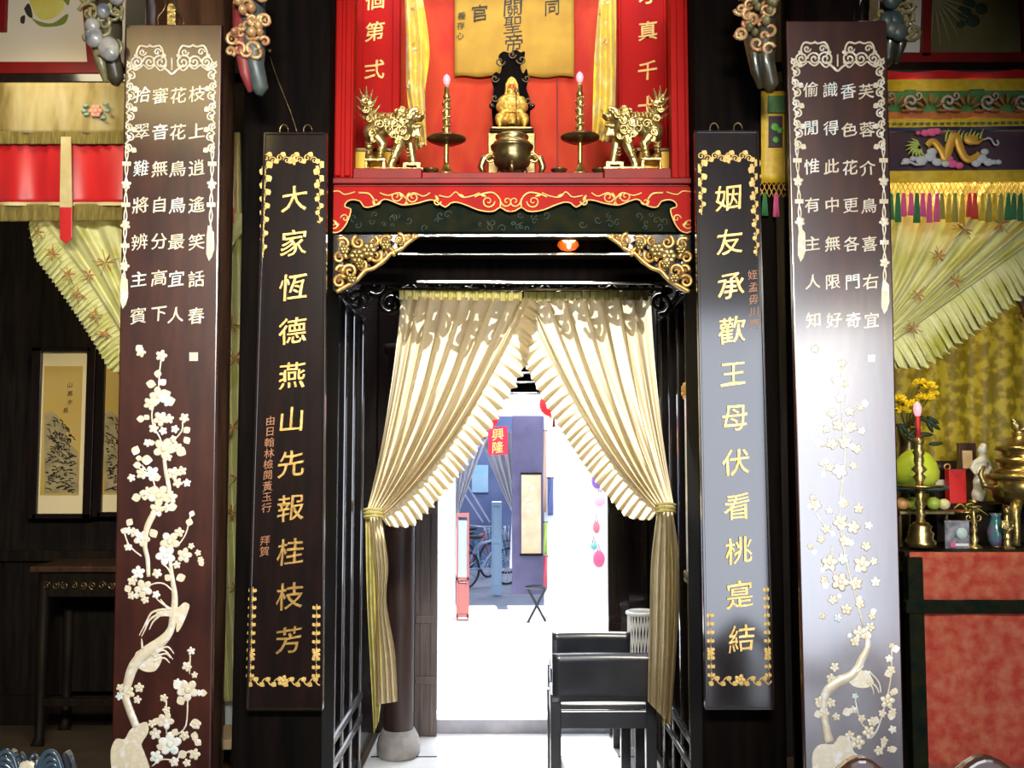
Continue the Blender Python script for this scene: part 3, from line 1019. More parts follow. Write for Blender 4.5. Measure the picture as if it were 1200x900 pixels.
a, b = P(455, 339, CY), P(775, 339, CY)
tag(obj('curtain_rod', MB().tube([a, b], .007, 10), BRONZE), 'thin rod carrying the two cream door curtains under the inner beam', 'curtain rod')
# carved openwork hanging behind the head of the curtain; its shadow falls on the cloth
mb = MB()
zf0, zf1, YF = 2.06, 2.43, 4.19
mb.box(-.70, .70, YF - .012, YF + .012, zf1 - .05, zf1)
x = -.66
i = 0
while x < .66:
    zc = (2.13, 2.20, 2.12, 2.17)[i % 4]
    for (r, t, cz) in ((.052, 1.5, zc + .03), (.036, -1.3, zc + .14), (.045, 1.2, zc + .21)):
        pts = spiral(x + RND.uniform(-.01, .01), cz, r, RND.uniform(0, 6), t, 16)
        mb.tube([(p, YF, q) for p, q in pts], .0105, 6)
    mb.ell((x + .03, YF, zc + .085), .030, .010, .020, 8, 5)
    mb.tube([(x, YF, zc), (x + .02, YF, zc + .12), (x - .01, YF, zf1 - .04)], .008, 6)
    x += .072
    i += 1
mb.box(-.70, .70, YF - .006, YF + .006, 2.27, 2.40)
tag(obj('carved_fretwork', mb, DARK), 'carved openwork board behind the head of the door curtains', 'fretwork')

# ================================================================== ALTAR NICHE OVER THE DOOR
YA = 3.56                     # face of the niche
XV = Vector((1, 0, 0))
ZV = Vector((0, 0, 1))
NV = Vector((0, -1, 0))
zs = P(600, 208, YA).z        # top of the shelf
ns = thing('altar_niche', 'red lacquered altar niche over the doorway with gilt scroll apron', 'altar', (0, 3.8, zs))
obj('back_panel', box1(-0.62, 0.62, 4.14, 4.18, zs - .02, 3.86), REDORANGE, ns)
mb = MB()
for px in (424, 578, 653, 716):
    q = P(px, 100, 4.137)
    mb.box(q.x - .003, q.x + .003, 4.134, 4.14, zs, 3.8)
obj('board_seam', mb, DEEPRED, ns)
mb = MB().pbox(384, 208, 811, 215, YA - .03, .64).pbox(387, 215, 808, 219, YA - .015, .6)
obj('shelf', mb, DEEPRED, ns, bev=.004)
zB = P(600, 204, 3.66).z
zM = zs + .032
mb = MB()
for q0, q1 in ((392, 494), (708, 800)):
    mb.box(P(q0, 200, 3.58).x, P(q1, 200, 3.58).x, 3.58, 4.12, zs, zB)
mb.box(P(494, 200, 3.58).x, P(708, 200, 3.58).x, 3.60, 4.12, zs, zM)
obj('step', mb, DEEPRED, ns, bev=.003)
for (x0, x1) in ((388, 413), (785, 808)):
    mb = MB().pbox(x0, -30, x1, 208, YA - .01, .07)
    mb.pbox(x0 + 7, -30, x0 + 11, 206, YA - .02, .02).pbox(x1 - 7, -30, x1 - 3, 206, YA - .02, .02)
    obj('post', mb, RED, ns, bev=.004)
for sg, (x0, x1), chars, mid in ((1, (418, 468), '個第弍', 439), (-1, (724, 784), '才真千十', 759)):
    YB = 3.96
    mb = MB().pbox(x0, -60, x1, 190, YB, .03)
    mb.pbox(x0, -60, x0 + 5, 190, YB - .012, .02).pbox(x1 - 7, -60, x1 - 1, 190, YB - .012, .02)
    cb = obj('couplet_board', mb, RED, ns, bev=.003)
    ys = (0, 37, 82) if sg > 0 else (-6, 36, 83, 124)
    for ch, yy in zip(chars, ys):
        mb = MB()
        lettering(mb, ch, P(mid, yy, YB), XV, ZV, NV, 25 / FPX * YB, .003, .010)
        obj('character', mb, GILTPAINT, cb)
    # side returns of the niche
    xs = P(x0 if sg > 0 else x1, 100, YB).x
    obj('side_panel', box1(min(xs, xs - sg * .02), max(xs, xs - sg * .02), YA + .05, 4.12, zB, 3.86), RED, ns)
obj('canopy', box1(-.64, .64, YA + .03, 4.18, 3.86, 3.90), DEEPRED, ns)
# apron
half = [(383, 219), (383, 262), (386, 270), (392, 273), (400, 270), (406, 262), (410, 252), (411, 245), (405, 243), (404, 240), (407, 236), (413, 234), (422, 236), (426, 242), (432, 243), (441, 240), (447, 235), (452, 233.5), (460, 236),
        (470, 240), (478, 240), (490, 238), (500, 235), (508, 234.5), (514, 238), (522, 243), (528, 238), (536, 237), (548, 241), (560, 246), (572, 248), (580, 247), (586, 243), (593, 247), (599, 248)]
full = half + [(1197 - x, y) for x, y in half[::-1]][1:]
mb = MB().pprism(full, YA - .018, .018)
ap = obj('apron', mb, RED, ns)
mb = MB()
edge = smooth_line(half[2:], 2)
for mir in (0, 1):
    q = [((1197 - x) if mir else x, y) for x, y in edge]
    mb.tube([P(x, y, YA - .019) for x, y in q], .0030, 6)

    def c(pts, r=.0030):
        mb.tube([P((1197 - x) if mir else x, y, YA - .020) for x, y in smooth_line(pts, 5)], r, 6)
    for cx, cy, r, a0, t in ((390, 262, 7, 0, 1.4), (404, 256, 5, pi, 1.2), (464, 230, 7, 0, 1.3), (484, 231, 7, pi, -1.3), (572, 236, 8, 0, 1.4), (594, 236, 7, pi, -1.3), (441, 236, 5, 0, 1), (512, 236, 5, 0, 1.1)):
        mb.tube([P((1197 - x) if mir else x, y, YA - .020) for x, y in spiral(cx, cy, r, a0, t, 18)], [.0034 - .0014 * i / 18 for i in range(19)], 6)
    c([(445, 226), (455, 229), (468, 226), (476, 234), (474, 240)])
    c([(504, 226), (496, 230), (484, 226), (476, 234), (478, 240)])
    c([(514, 229), (526, 231), (534, 225), (541, 231), (552, 230), (562, 226)])
    c([(556, 231), (566, 227), (578, 226), (586, 234), (586, 243)], .0036)
    c([(382, 226), (396, 224), (404, 228), (416, 225)])
    c([(420, 226), (432, 227), (438, 234)], .004)
    for lx, ly, a_ in ((566, 229, 20), (470, 229, 60), (478, 229, 120), (386, 232, 70), (438, 238, 70), (512, 232, 60), (540, 229, 20), (394, 262, 60)):
        q = P((1197 - lx) if mir else lx, ly, YA - .019)
        an = radians(-a_ if not mir else a_ - 180)
        mb.ell(q, .014, .006, .003, 8, 5, ax=(XV * cos(an) + ZV * sin(an), -XV * sin(an) + ZV * cos(an), NV))
obj('gilt_scroll', mb, GILTPAINT, ap)
mb = MB().pbox(388, 219, 808, 272, YA + .005, .03)
gb = obj('backing_board', mb, GREENB, ns, bev=.003)
mb = MB()
for i in range(40):
    x, y = RND.uniform(410, 790), RND.uniform(250, 268)
    mb = MB().tube([P(a, b, YA + .004) for a, b in spiral(x, y, RND.uniform(3, 6), RND.uniform(0, 6), RND.choice((-1, 1)), 8)], .0014, 5)
    obj('scroll_pattern', mb, mat('dull painted scroll', (0.03, 0.05, 0.035), 0.5), gb)

# yellow paper with ink writing on the back panel
YP = 4.112
mb = MB()
a, b = P(533, -25, YP), P(673, 89, YP)


def fp(u, v):
    return Vector((a.x + (b.x - a.x) * u, YP + .003 * sin(7 * u + 3 * v) + (.006 * (v - .9) * 10 if v > .9 else 0), a.z + (b.z - a.z) * v + .004 * sin(23 * u) * (1 if v > .98 else 0)))


mb.grid(fp, 30, 20)
pp = tag(obj('paper_inscription', mb, YPAPER, solid=.0015), 'yellow paper with columns of black ink characters on the red back panel', 'paper')
for ch, x, y, s_ in (('關', 601, 8, 26), ('聖', 601, 29, 24), ('帝', 602, 50, 25), ('官', 562, 15, 22), ('天', 560, -12, 22), ('同', 647, 9, 20), ('子', 647, -14, 20),
                     ('義', 541, 18, 10), ('存', 540, 30, 10), ('心', 539, 42, 10)):
    mb = MB()
    lettering(mb, ch, P(x, y, YP - .004), XV, ZV, NV, s_ / FPX * YP, .001, .002 if s_ > 15 else 0)
    obj('character', mb, INK, pp)


def side_curtain(label, L, Rr, Y, seed, n):
    mb = MB()
    l2, r2 = smooth_line(L, 6), smooth_line(Rr, 6)

    def f(u, v):
        a, b = chain(l2, v), chain(r2, v)
        return P(a[0] + (b[0] - a[0]) * u, a[1] + (b[1] - a[1]) * u, Y + .018 * sin(2 * pi * n * u + seed + 2.2 * sin(3 * v + seed)) + .002 * sin(31 * v + 9 * u))
    mb.grid(f, 40, 60)
    o = tag(obj('altar_curtain', mb, YCURT, solid=.002), label, 'curtain', 'yellow satin curtains of the altar niche')
    for i in range(12):
        m2 = MB()
        u, v = RND.uniform(.1, .9), RND.random()
        q = f(u, v) + Vector((0, -.001, 0))
        an = RND.uniform(0, 6)
        m2.ell(q, .016, .006, .003, 8, 4, ax=(XV * cos(an) + ZV * sin(an), -XV * sin(an) + ZV * cos(an), NV))
        obj('printed_flower' if i % 3 == 0 else 'printed_leaf', m2, mat('orange print', (0.60, 0.22, 0.02), .7) if i % 3 == 0 else mat('pale print', (0.72, 0.66, 0.36), .7), o)


side_curtain('narrow yellow satin curtain hanging next to the board of the characters 第 and 弍',
             [(474, -20), (476, 40), (477, 110), (488, 176)], [(492, -20), (503, 55), (498, 110), (500, 170)], 3.80, 1, 2)
side_curtain('narrow yellow satin curtain hanging next to the board of the characters 真 and 千',
             [(704, -20), (697, 60), (695, 120), (694, 162)], [(722, -20), (722, 60), (721, 120), (720, 168)], 3.80, 3, 2)


# --- temple beasts
def beast(label, mir):
    Y0 = 3.66

    def X(x):
        return (1198 - x) if mir else x + 5
    base = P(X(452), 204, Y0)
    yo = -1 if mir else 0
    root = thing('temple_beast', label, 'statue', (base.x, Y0, zB), 'polished brass beasts of the altar niche')

    def q(x, y, d=0):
        return P(X(x), y + yo, Y0 + d)
    k = Y0 / FPX
    b = MB()
    # trunk, chest, haunch
    for x, y, rx, rz, ry in ((436, 150, 12, 11, 11), (447, 149, 14, 12, 12), (459, 151, 13, 12, 12), (468, 152, 11, 13, 11), (466, 160, 12, 10, 10), (430, 155, 10, 12, 10)):
        b.ell(q(x, y), rx * k, ry * k, rz * k, 16, 10)
    # neck and head with open jaws, horn, ear, mane
    b.tube([q(466, 148), q(472, 142), q(476, 138)], [11 * k, 10 * k, 9 * k], 10)
    for x, y, rx, rz in ((474, 138, 9, 8), (481, 137, 8, 6), (486, 139, 5, 4), (472, 132, 6, 4)):
        b.ell(q(x, y), rx * k, 7 * k, rz * k, 14, 8)
    b.tube([q(474, 146), q(481, 149), q(489, 147)], [5 * k, 4.2 * k, 2.5 * k], 8)
    for d in (-.018, .018):
        b.tube([q(474, 132, d), q(478, 128, d), q(484, 126, d), q(486, 131, d)], [3 * k, 2.6 * k, 1.8 * k, 1 * k], 8)
        b.ell(q(479, 134, d * 1.15), 2.4 * k, 2.4 * k, 2.4 * k)
    for i in range(7):
        y = 130 + i * 4.4
        for d in (-.02, 0, .02):
            b.tube([q(470 - i, y, d), q(463 - i * 1.2, y - 2, d * 1.4), q(459 - i * 1.3, y + 3, d * 1.4)], [3 * k, 2.6 * k, 1 * k], 6)
    # raised flame tail
    b.tube([q(434, 148), q(429, 138), q(426, 128), q(425, 120)], [6 * k, 5 * k, 4 * k, 2.5 * k], 8)
    for x0, y0, x1, y1, d in ((430, 140, 414, 133, .0), (428, 134, 411, 122, .008), (427, 128, 412, 112, -.008), (426, 124, 416, 104, 0), (426, 122, 424, 100, .006), (427, 126, 432, 104, -.006), (428, 132, 438, 112, 0), (430, 138, 441, 122, .006)):
        b.tube([q(x0, y0, d), q(x0 * .6 + x1 * .4 - 1, y0 * .5 + y1 * .5 + 3, d), q(x1, y1, d)], [3.4 * k, 2.8 * k, .7 * k], 8)
    # legs
    for pts, r, d in ((((432, 158), (428, 168), (428, 176), (426, 184)), (8, 6, 4, 4), .022), (((436, 160), (444, 170), (441, 180), (440, 187)), (8, 6, 4, 4), -.022),
                      (((464, 160), (462, 172), (457, 184), (452, 197)), (8, 6.5, 5, 4.5), -.022), (((470, 160), (476, 170), (478, 182), (480, 195)), (8, 6, 4.5, 4.5), .022)):
        b.tube([q(x, y, d) for x, y in pts], [x * k for x in r], 10)
        fx, fy = pts[-1]
        b.ell(q(fx + 2, fy + .2, d), 6 * k, 5 * k, 3.6 * k, 12, 6)
    # bulging eyes, brow, snout, beard
    for d in (-.020, .020):
        b.ell(q(480, 132, d), 2.6 * k, 2.6 * k, 2.6 * k)
        b.tube([q(475, 130, d), q(480, 128.5, d), q(485, 131, d)], 1.5 * k, 6)
        b.tube([q(484, 137, d * .8), q(491, 134, d), q(494, 128, d)], [1.6 * k, 1.3 * k, .7 * k], 6)
    b.ell(q(489, 137), 4 * k, 5 * k, 3.4 * k)
    for i in range(4):
        b.tube([q(476 + 3 * i, 149), q(477 + 3 * i, 156), q(480 + 3 * i, 161)], [2 * k, 1.6 * k, .7 * k], 6)
    obj('body', b, PALEBRASS, root, remesh=.0032)
    # scrolled locks of mane, flank and tail
    b = MB()
    r_ = random.Random(9)
    for cx, cy, r, d in ((440, 146, 6, -.045), (450, 152, 6, -.046), (458, 145, 5, -.046), (432, 156, 5, -.040), (456, 158, 5, -.046), (466, 152, 6, -.046), (468, 142, 5, -.040), (463, 137, 5, -.034), (470, 160, 5, -.040), (447, 143, 4.5, -.042),
                         (428, 140, 5, -.026), (424, 128, 5, -.022), (422, 118, 4, -.018), (430, 122, 4, -.018), (433, 164, 4, -.036), (460, 166, 4, -.044), (474, 136, 4, -.034), (460, 130, 4, -.02), (466, 128, 4, -.02)):
        b.tube([P(X(x), y + yo, Y0 + d) for x, y in spiral(cx, cy, r, r_.uniform(0, 6), 1.5 * r_.choice((-1, 1)), 16)], [(1.9 - .9 * i / 16) * k for i in range(17)], 6)
    for i in range(9):
        b.tube([q(426 + i * 4.4, 139 + (i > 4) * 1, 0), q(427 + i * 4.4, 133.5, 0), q(424 + i * 4.4, 131 + (i % 2), 0)], [2.2 * k, 1.8 * k, .5 * k], 6)
    for x0, y0, d in ((431, 168, -.03), (445, 172, -.028), (460, 176, -.03), (477, 174, .015)):
        for j in range(3):
            b.tube([q(x0, y0 + j * 4, d), q(x0 - 5, y0 + 1 + j * 4, d - .008), q(x0 - 8, y0 - 2 + j * 4, d - .006)], [1.8 * k, 1.4 * k, .5 * k], 6)
    obj('mane_scrolls', b, PALEBRASS, root, remesh=.0022)
    # pedestals
    p = MB()
    for x0, x1, y0, y1, dd in ((424, 448, 189, 192, .04), (444, 492, 200, 204, .045)):
        p.box(*sorted((q(x0, y0).x, q(x1, y0).x)), Y0 - dd, Y0 + dd, max(zB + .0015, q(x0, y1).z), q(x0, y0).z)
    for x0, x1, y0, y1 in ((424, 427, 192, 204), (444, 448, 192, 204), (468, 473, 196, 204), (484, 489, 196, 204), (468, 489, 193, 197)):
        p.box(*sorted((q(x0, y0).x, q(x1, y0).x)), Y0 - .035, Y0 + .035, max(zB + .0015, q(x0, y1).z), q(x0, y0).z)
    p.ell(q(478, 199, -.02), 6 * k, 4 * k, 2.6 * k)
    obj('pedestal', p, PALEBRASS, root, bev=.002)
    return root


beast('polished brass beast with flaming tail, on the golden box below the board with 第弍', False)
beast('polished brass beast with flaming tail, below the board with 真千', True)
for x0, x1, lab in ((414, 460, 'yellow gilded box behind the brass beast under the board with 第弍'), (748, 786, 'yellow gilded box behind the brass beast under the board with 真千')):
    mb = MB().box(P(x0, 190, 3.8).x, P(x1, 190, 3.8).x, 3.76, 3.88, zB + .0015, P(x0, 177, 3.76).z)
    o = thing('offering_box', lab, 'box', (P((x0 + x1) / 2, 203, 3.82).x, 3.82, zB), 'gilded boxes behind the brass beasts')
    obj('body', mb, mat('gold foil', (.60, .36, .03), .38, metal=.35), o, bev=.003)
    obj('lid', MB().pbox(x0 - 2, 173, x1 + 2, 177, 3.755, .13), BRONZE, o, bev=.002)


# --- candlesticks of the niche
PINK = mat('lit pink candle bulb', (0.9, 0.25, 0.3), .3, emit=(1.0, 0.22, 0.28), estr=1.5)


def niche_candle(label, px, top, dish, bot):
    Y0 = 3.66
    base = P(px, bot, Y0)
    base.z = zM + .0015
    k = Y0 / FPX
    root = thing('candlestick', label, 'candlestick', base, 'tall brass candlesticks of the altar niche')
    H = lambda y: P(px, y, Y0).z - base.z
    obj('foot', MB().lathe(base, [(12 * k, 0), (12.5 * k, .006), (9 * k, .014), (6 * k, .024), (4 * k, .04), (3 * k, .05)], 24), BRASS, root)
    pr = []
    n = 22
    z0, z1 = .05, H(dish + 4)
    for i in range(n + 1):
        pr.append(((2.4 + 1.0 * (i % 2)) * k, z0 + (z1 - z0) * i / n))
    obj('stem', MB().lathe(base, pr, 14), BRASS, root)
    obj('drip_dish', MB().lathe(base, [(2 * k, H(dish + 4)), (14 * k, H(dish + 3)), (23 * k, H(dish - 1)), (23.5 * k, H(dish - 2.4)), (20 * k, H(dish)), (4 * k, H(dish + 1))], 32), BRONZE, root)
    pr = []
    z0, z1 = H(dish + 1), H(top + 30)
    for i in range(25):
        pr.append(((4.4 + .8 * sin(i * 1.9)) * k if i % 2 else 3.6 * k, z0 + (z1 - z0) * i / 24))
    cd = obj('candle', MB().lathe(base, pr, 16), PALEBRASS, root)
    d = MB()
    for i in range(60):
        t = i / 59
        a = t * 5 * 2 * pi
        d.ell(base + Vector((4.6 * k * cos(a), 4.6 * k * sin(a), z0 + (z1 - z0) * t)), 1.3 * k, 1.3 * k, 1.7 * k, 6, 4)
    obj('coiled_dragon', d, BRASS, cd)
    obj('socket', MB().lathe(base, [(3 * k, H(top + 30)), (4.6 * k, H(top + 27)), (2.6 * k, H(top + 22)), (3.4 * k, H(top + 17)), (2 * k, H(top + 13))], 14), BRASS, root)
    obj('bulb', MB().lathe(base, [(1.4 * k, H(top + 14)), (3.6 * k, H(top + 10)), (4.4 * k, H(top + 6.5)), (3.3 * k, H(top + 2.5)), (.6 * k, H(top))], 16), PINK, root)


niche_candle('tall brass candlestick with a pink bulb, beside the beast below 第弍', 523, 87, 165, 206)
niche_candle('tall brass candlestick with a pink bulb, beside the beast below 真千', 680, 84, 163, 206)

# --- statue on its throne
YS = 3.93
k = YS / FPX
sb_ = P(600, 160, YS)
throne = thing('statue_throne', 'black carved openwork throne behind the gilded seated deity', 'throne', (sb_.x, YS, zM))


def qs(x, y, d=0):
    return P(x, y, YS + d)


back = [(580, 158), (577, 140), (576, 120), (579, 104), (576, 92), (581, 84), (586, 86), (588, 74), (584, 66), (590, 60), (598, 62), (604, 58), (610, 61), (615, 60), (614, 68), (610, 76), (613, 86), (617, 80), (619, 90), (617, 104), (621, 116), (621, 140), (619, 158)]
mb = MB()
pts = [qs(x, y, .05) for x, y in smooth_line(back + [back[0]], 3)[:-1]]
mb.prism([(p.x, p.z) for p in pts], (0, YS + .05, 0), XV, ZV, NV, -.02, .0)
obj('carved_back', mb, POSTW, throne, bev=.002)
mb = MB()
for x, y, r, a, t in ((586, 72, 6, 0, 1.2), (611, 70, 6, pi, -1.2), (580, 92, 5, 0, 1.2), (617, 92, 5, pi, -1.2), (580, 115, 5, 0, 1.2), (618, 118, 5, pi, -1.2), (600, 64, 5, 0, 1.3)):
    mb.tube([qs(u, v, .028) for u, v in spiral(x, y, r, a, t, 14)], 1.1 * k, 6)
obj('back_carving', mb, mat('gilt edged black carving', (.09, .06, .02), .35, metal=.4), throne)
mb = MB()
for sx in (1, -1):
    mb.tube([qs(600 + sx * 21, 128, .045), qs(600 + sx * 24, 126, -.02), qs(600 + sx * 24, 124, -.05)], 2.2 * k, 8)
    mb.ell(qs(600 + sx * 24, 124, -.055), 3.2 * k, 3 * k, 3.2 * k)
obj('arm', mb, BLACK, throne)
mb = MB().box(qs(576, 150).x, qs(623, 150).x, YS - .08, YS + .06, qs(600, 159.5).z, qs(600, 156.5).z)
mb.box(qs(574, 150).x, qs(625, 150).x, YS - .085, YS + .065, qs(600, 159).z, qs(600, 157.5).z)
obj('seat', mb, BLACK, throne, bev=.003)
mb = MB().box(qs(572, 150).x, qs(627, 150).x, YS - .05, YS + .07, zM + .0015, qs(600, 159.5).z - .0015)
obj('base', mb, BRONZE, throne, bev=.004)
obj('gilt_line', MB().box(qs(577, 150).x, qs(622, 150).x, YS - .088, YS - .078, qs(600, 158.6).z, qs(600, 157).z), GILT, throne, bev=.001)

SG = mat('old gold leaf', (.78, .50, .10), .34, metal=.55, col2=(.50, .28, .04), scale=40)
st = thing('seated_deity', 'small gilded seated deity in a hood with a reddish face', 'statue', (sb_.x, YS, qs(600, 149).z))
b = MB()
for x, y, rx, rz, ry, d in ((599, 143, 17, 7, 14, -.02), (599, 136, 14, 9, 12, -.012), (599, 126, 12, 11, 9, 0), (599, 117, 13, 8, 8, 0), (590, 120, 6, 8, 6, 0), (609, 120, 6, 8, 6, 0), (599, 108, 6, 6, 6, 0)):
    b.ell(qs(x, y, d), rx * k, ry * k, rz * k, 18, 10)
for sx in (1, -1):   # sleeves, knees, hanging robe ends
    b.tube([qs(600 + sx * 10, 116), qs(600 + sx * 13.5, 126, -.02), qs(600 + sx * 9, 132, -.05), qs(600 + sx * 3, 130, -.055)], [5 * k, 6 * k, 5 * k, 3.4 * k], 10)
    b.ell(qs(600 + sx * 13, 138, -.045), 7 * k, 8 * k, 6 * k)
    b.tube([qs(600 + sx * 15, 138, -.05), qs(600 + sx * 15, 144, -.065), qs(600 + sx * 14, 149, -.066)], [5 * k, 4 * k, 1.4 * k], 8)
b.tube([qs(600, 138, -.055), qs(600, 143, -.068), qs(600, 146, -.068)], [6 * k, 6 * k, 4 * k], 10)
for i in range(5):
    b.tube([qs(592 + 4 * i, 122, -.032), qs(593 + 3.5 * i, 134, -.052)], .8 * k, 6)
b.ell(qs(599.5, 101), 5 * k, 5 * k, 6.6 * k, 16, 10)
b.ell(qs(599.5, 103, -.018), .9 * k, 1.4 * k, 1.6 * k, 8, 6)     # nose
for sx in (1, -1):
    b.ell(qs(599.5 + sx * 5, 102, 0), 1 * k, 1.4 * k, 2.4 * k, 8, 6)
obj('body', b, SG, st, remesh=.0026)
f = MB().ell(qs(599.8, 102, -.007), 4.2 * k, 3.6 * k, 5.4 * k, 16, 10)
f.ell(qs(599.8, 103, -.0205), .8 * k, 1.0 * k, 1.5 * k, 8, 6)
fc = obj('face', f, mat('reddish lacquered face', (.52, .13, .03), .4), st)
e = MB()
for sx in (1, -1):
    e.ell(qs(599.8 + sx * 1.7, 101, -.0195), .8 * k, .4 * k, .35 * k, 8, 5)
    e.tube([qs(599.8 + sx * .8, 99.4, -.0185), qs(599.8 + sx * 2.6, 99.2, -.017)], .25 * k, 5)
e.tube([qs(598.6, 105.2, -.0185), qs(599.8, 105.5, -.0192), qs(601, 105.2, -.0185)], .32 * k, 5)
obj('eyes_and_mouth', e, INK, fc)
h = MB()
h.tube([qs(592, 114, -.004), qs(593.6, 106, -.005), qs(594, 99, -.005), qs(596.4, 94, -.006), qs(599.6, 91, -.004), qs(602.8, 94, -.006), qs(605.4, 99, -.005), qs(606, 106, -.005), qs(607.6, 114, -.004)], 2.0 * k, 8)
h.ell(qs(599.6, 97, .006), 6.2 * k, 5 * k, 7 * k, 16, 10)
obj('hood', h, SG, st, remesh=.0025)
hd = MB()
for sx in (1, -1):
    c0 = qs(600 + sx * 2, 130.5, -.062)
    hd.ell(c0, 2.2 * k, 1.3 * k, 1.6 * k, 10, 6)
    for j in range(5):
        hd.tube([c0, c0 + Vector((-sx * (.5 + .25 * j) * k * 1.6, -.004, (1.2 - .6 * j) * k))], [.55 * k, .35 * k], 6)
obj('hands', hd, SG, st)
stf = obj('staff', MB().tube([qs(605, 108, -.075), qs(605, 145, -.08)], .7 * k, 6).ell(qs(605, 106, -.075), 2.6 * k, 1.4 * k, 2.6 * k), BRONZE, st)

# --- incense burner and the small things on the shelf
YI = 3.69
k = YI / FPX
bi = P(600, 206, YI)
bi.z = zM + .0015
bur = thing('incense_burner', 'round dark bronze incense burner in front of the gilded deity', 'incense burner', bi)
HB = lambda y: P(600, y, YI).z - bi.z
obj('bowl', MB().lathe(bi, [(14 * k, HB(199)), (21 * k, HB(193)), (24 * k, HB(184)), (22 * k, HB(178)), (25 * k, HB(175)), (26 * k, HB(172)), (22 * k, HB(171)), (20 * k, HB(180))], 36), BRONZE, bur)
obj('lid', MB().lathe(bi, [(24 * k, HB(172)), (22 * k, HB(168)), (17 * k, HB(165)), (20 * k, HB(162)), (20 * k, HB(160)), (10 * k, HB(159))], 32), BRASS, bur)
for an in (0.6, 2.5, 4.7):
    c0 = bi + Vector((16 * k * cos(an), 16 * k * sin(an), 0))
    obj('leg', MB().tube([c0 + Vector((0, 0, HB(194))), c0 + Vector((3 * k * cos(an), 3 * k * sin(an), HB(200))), c0 + Vector((0, 0, .004))], [4 * k, 3.4 * k, 2.6 * k], 8), BRONZE, bur)
for sx in (1, -1):
    obj('handle', MB().tube([bi + Vector((sx * 22 * k, 0, HB(182))), bi + Vector((sx * 34 * k, 0, HB(186))), bi + Vector((sx * 37 * k, 0, HB(196))), bi + Vector((sx * 33 * k, 0, HB(206)))], [4 * k, 4.5 * k, 4 * k, 2.4 * k], 8)
        .tube([bi + Vector((sx * 26 * k + sx * 5 * k * cos(t * .5), -.01, HB(186) + 5 * k * sin(t * .5))) for t in range(13)], 1.4 * k, 6), BRASS, bur)
for x, lab in ((505, 'small dark offering cup near the candlestick below 第弍'), (655, 'small dark offering cup close to the incense burner'), (703, 'small dark offering cup next to the beast below 真千')):
    c0 = P(x, 205.5, 3.66)
    c0.z = zM + .0015
    tag(obj('offering_cup', MB().lathe(c0, [(.016, 0), (.012, .006), (.020, .014), (.030, .022), (.031, .026), (.026, .020)], 18), BRONZE), lab, 'cup', 'small offering cups on the altar shelf')


# ================================================================== CARVED CORNER BRACKETS
def corner_bracket(label, mir):
    Y0 = 3.50

    def X(x):
        return (1202 - x) if mir else x
    c0 = P(X(440), 276, Y0)
    root = thing('corner_bracket', label, 'bracket', (c0.x, Y0, P(600, 342, Y0).z), 'carved gilt brackets in the corners of the doorway')
    back = [(390, 275), (490, 275), (480, 283), (470, 292), (458, 296), (450, 306), (438, 313), (428, 318), (418, 328), (408, 335), (396, 342), (390, 340)]
    m = MB()
    q = [P(X(a), b, Y0 + .05) for a, b in back]
    m.prism([(p.x, p.z) for p in q], (0, Y0 + .05, 0), XV, ZV, NV, -.04, 0)
    obj('backing', m, BLACK, root)
    k = Y0 / FPX
    r_ = random.Random(5)
    m = MB()
    for cx, cy, r, t in ((402, 286, 8, 1.5), (420, 284, 8, -1.5), (438, 283, 6, 1.4), (452, 284, 8, -1.5), (468, 281, 7, 1.5), (480, 278, 5, 1.3), (398, 302, 8, -1.5), (410, 318, 9, 1.5), (398, 330, 8, -1.5), (424, 312, 7, 1.4), (440, 300, 8, 1.5), (456, 296, 6, -1.4), (400, 316, 6, 1.3), (430, 298, 7, -1.5)):
        m.tube([P(X(a), b, Y0 - .004 + .02 * i / 18) for i, (a, b) in enumerate(spiral(cx, cy, r, r_.uniform(0, 6), t, 18))], [(2.6 - 1.2 * i / 18) * k for i in range(19)], 7)
    low = smooth_line([(490, 276), (478, 284), (470, 291), (458, 297), (450, 305), (438, 314), (428, 317), (418, 328), (408, 334), (394, 342)], 5)
    m.tube([P(X(a), b, Y0) for a, b in low], 2.4 * k, 8)
    obj('scroll_leaves', m, GILT, root)
    for cx, cy, r in ((432, 293, 9), (418, 300, 9), (404, 292, 6), (452, 287, 6), (412, 326, 6), (422, 309, 6), (470, 285, 4)):
        m = MB()
        for i in range(6):
            a = i * pi / 3
            m.ell(P(X(cx) + cos(a) * r * .6, cy + sin(a) * r * .6, Y0 - .012), r * .5 * k, .009, r * .42 * k, 10, 6)
        m.ell(P(X(cx), cy, Y0 - .018), r * .35 * k, .010, r * .35 * k, 10, 6)
        obj('carved_flower', m, PALEBRASS, root)


corner_bracket('carved gilt openwork bracket of flowers by the shadowed lettered plaque', False)
corner_bracket('carved gilt openwork bracket of flowers by the blue gleaming plaque', True)


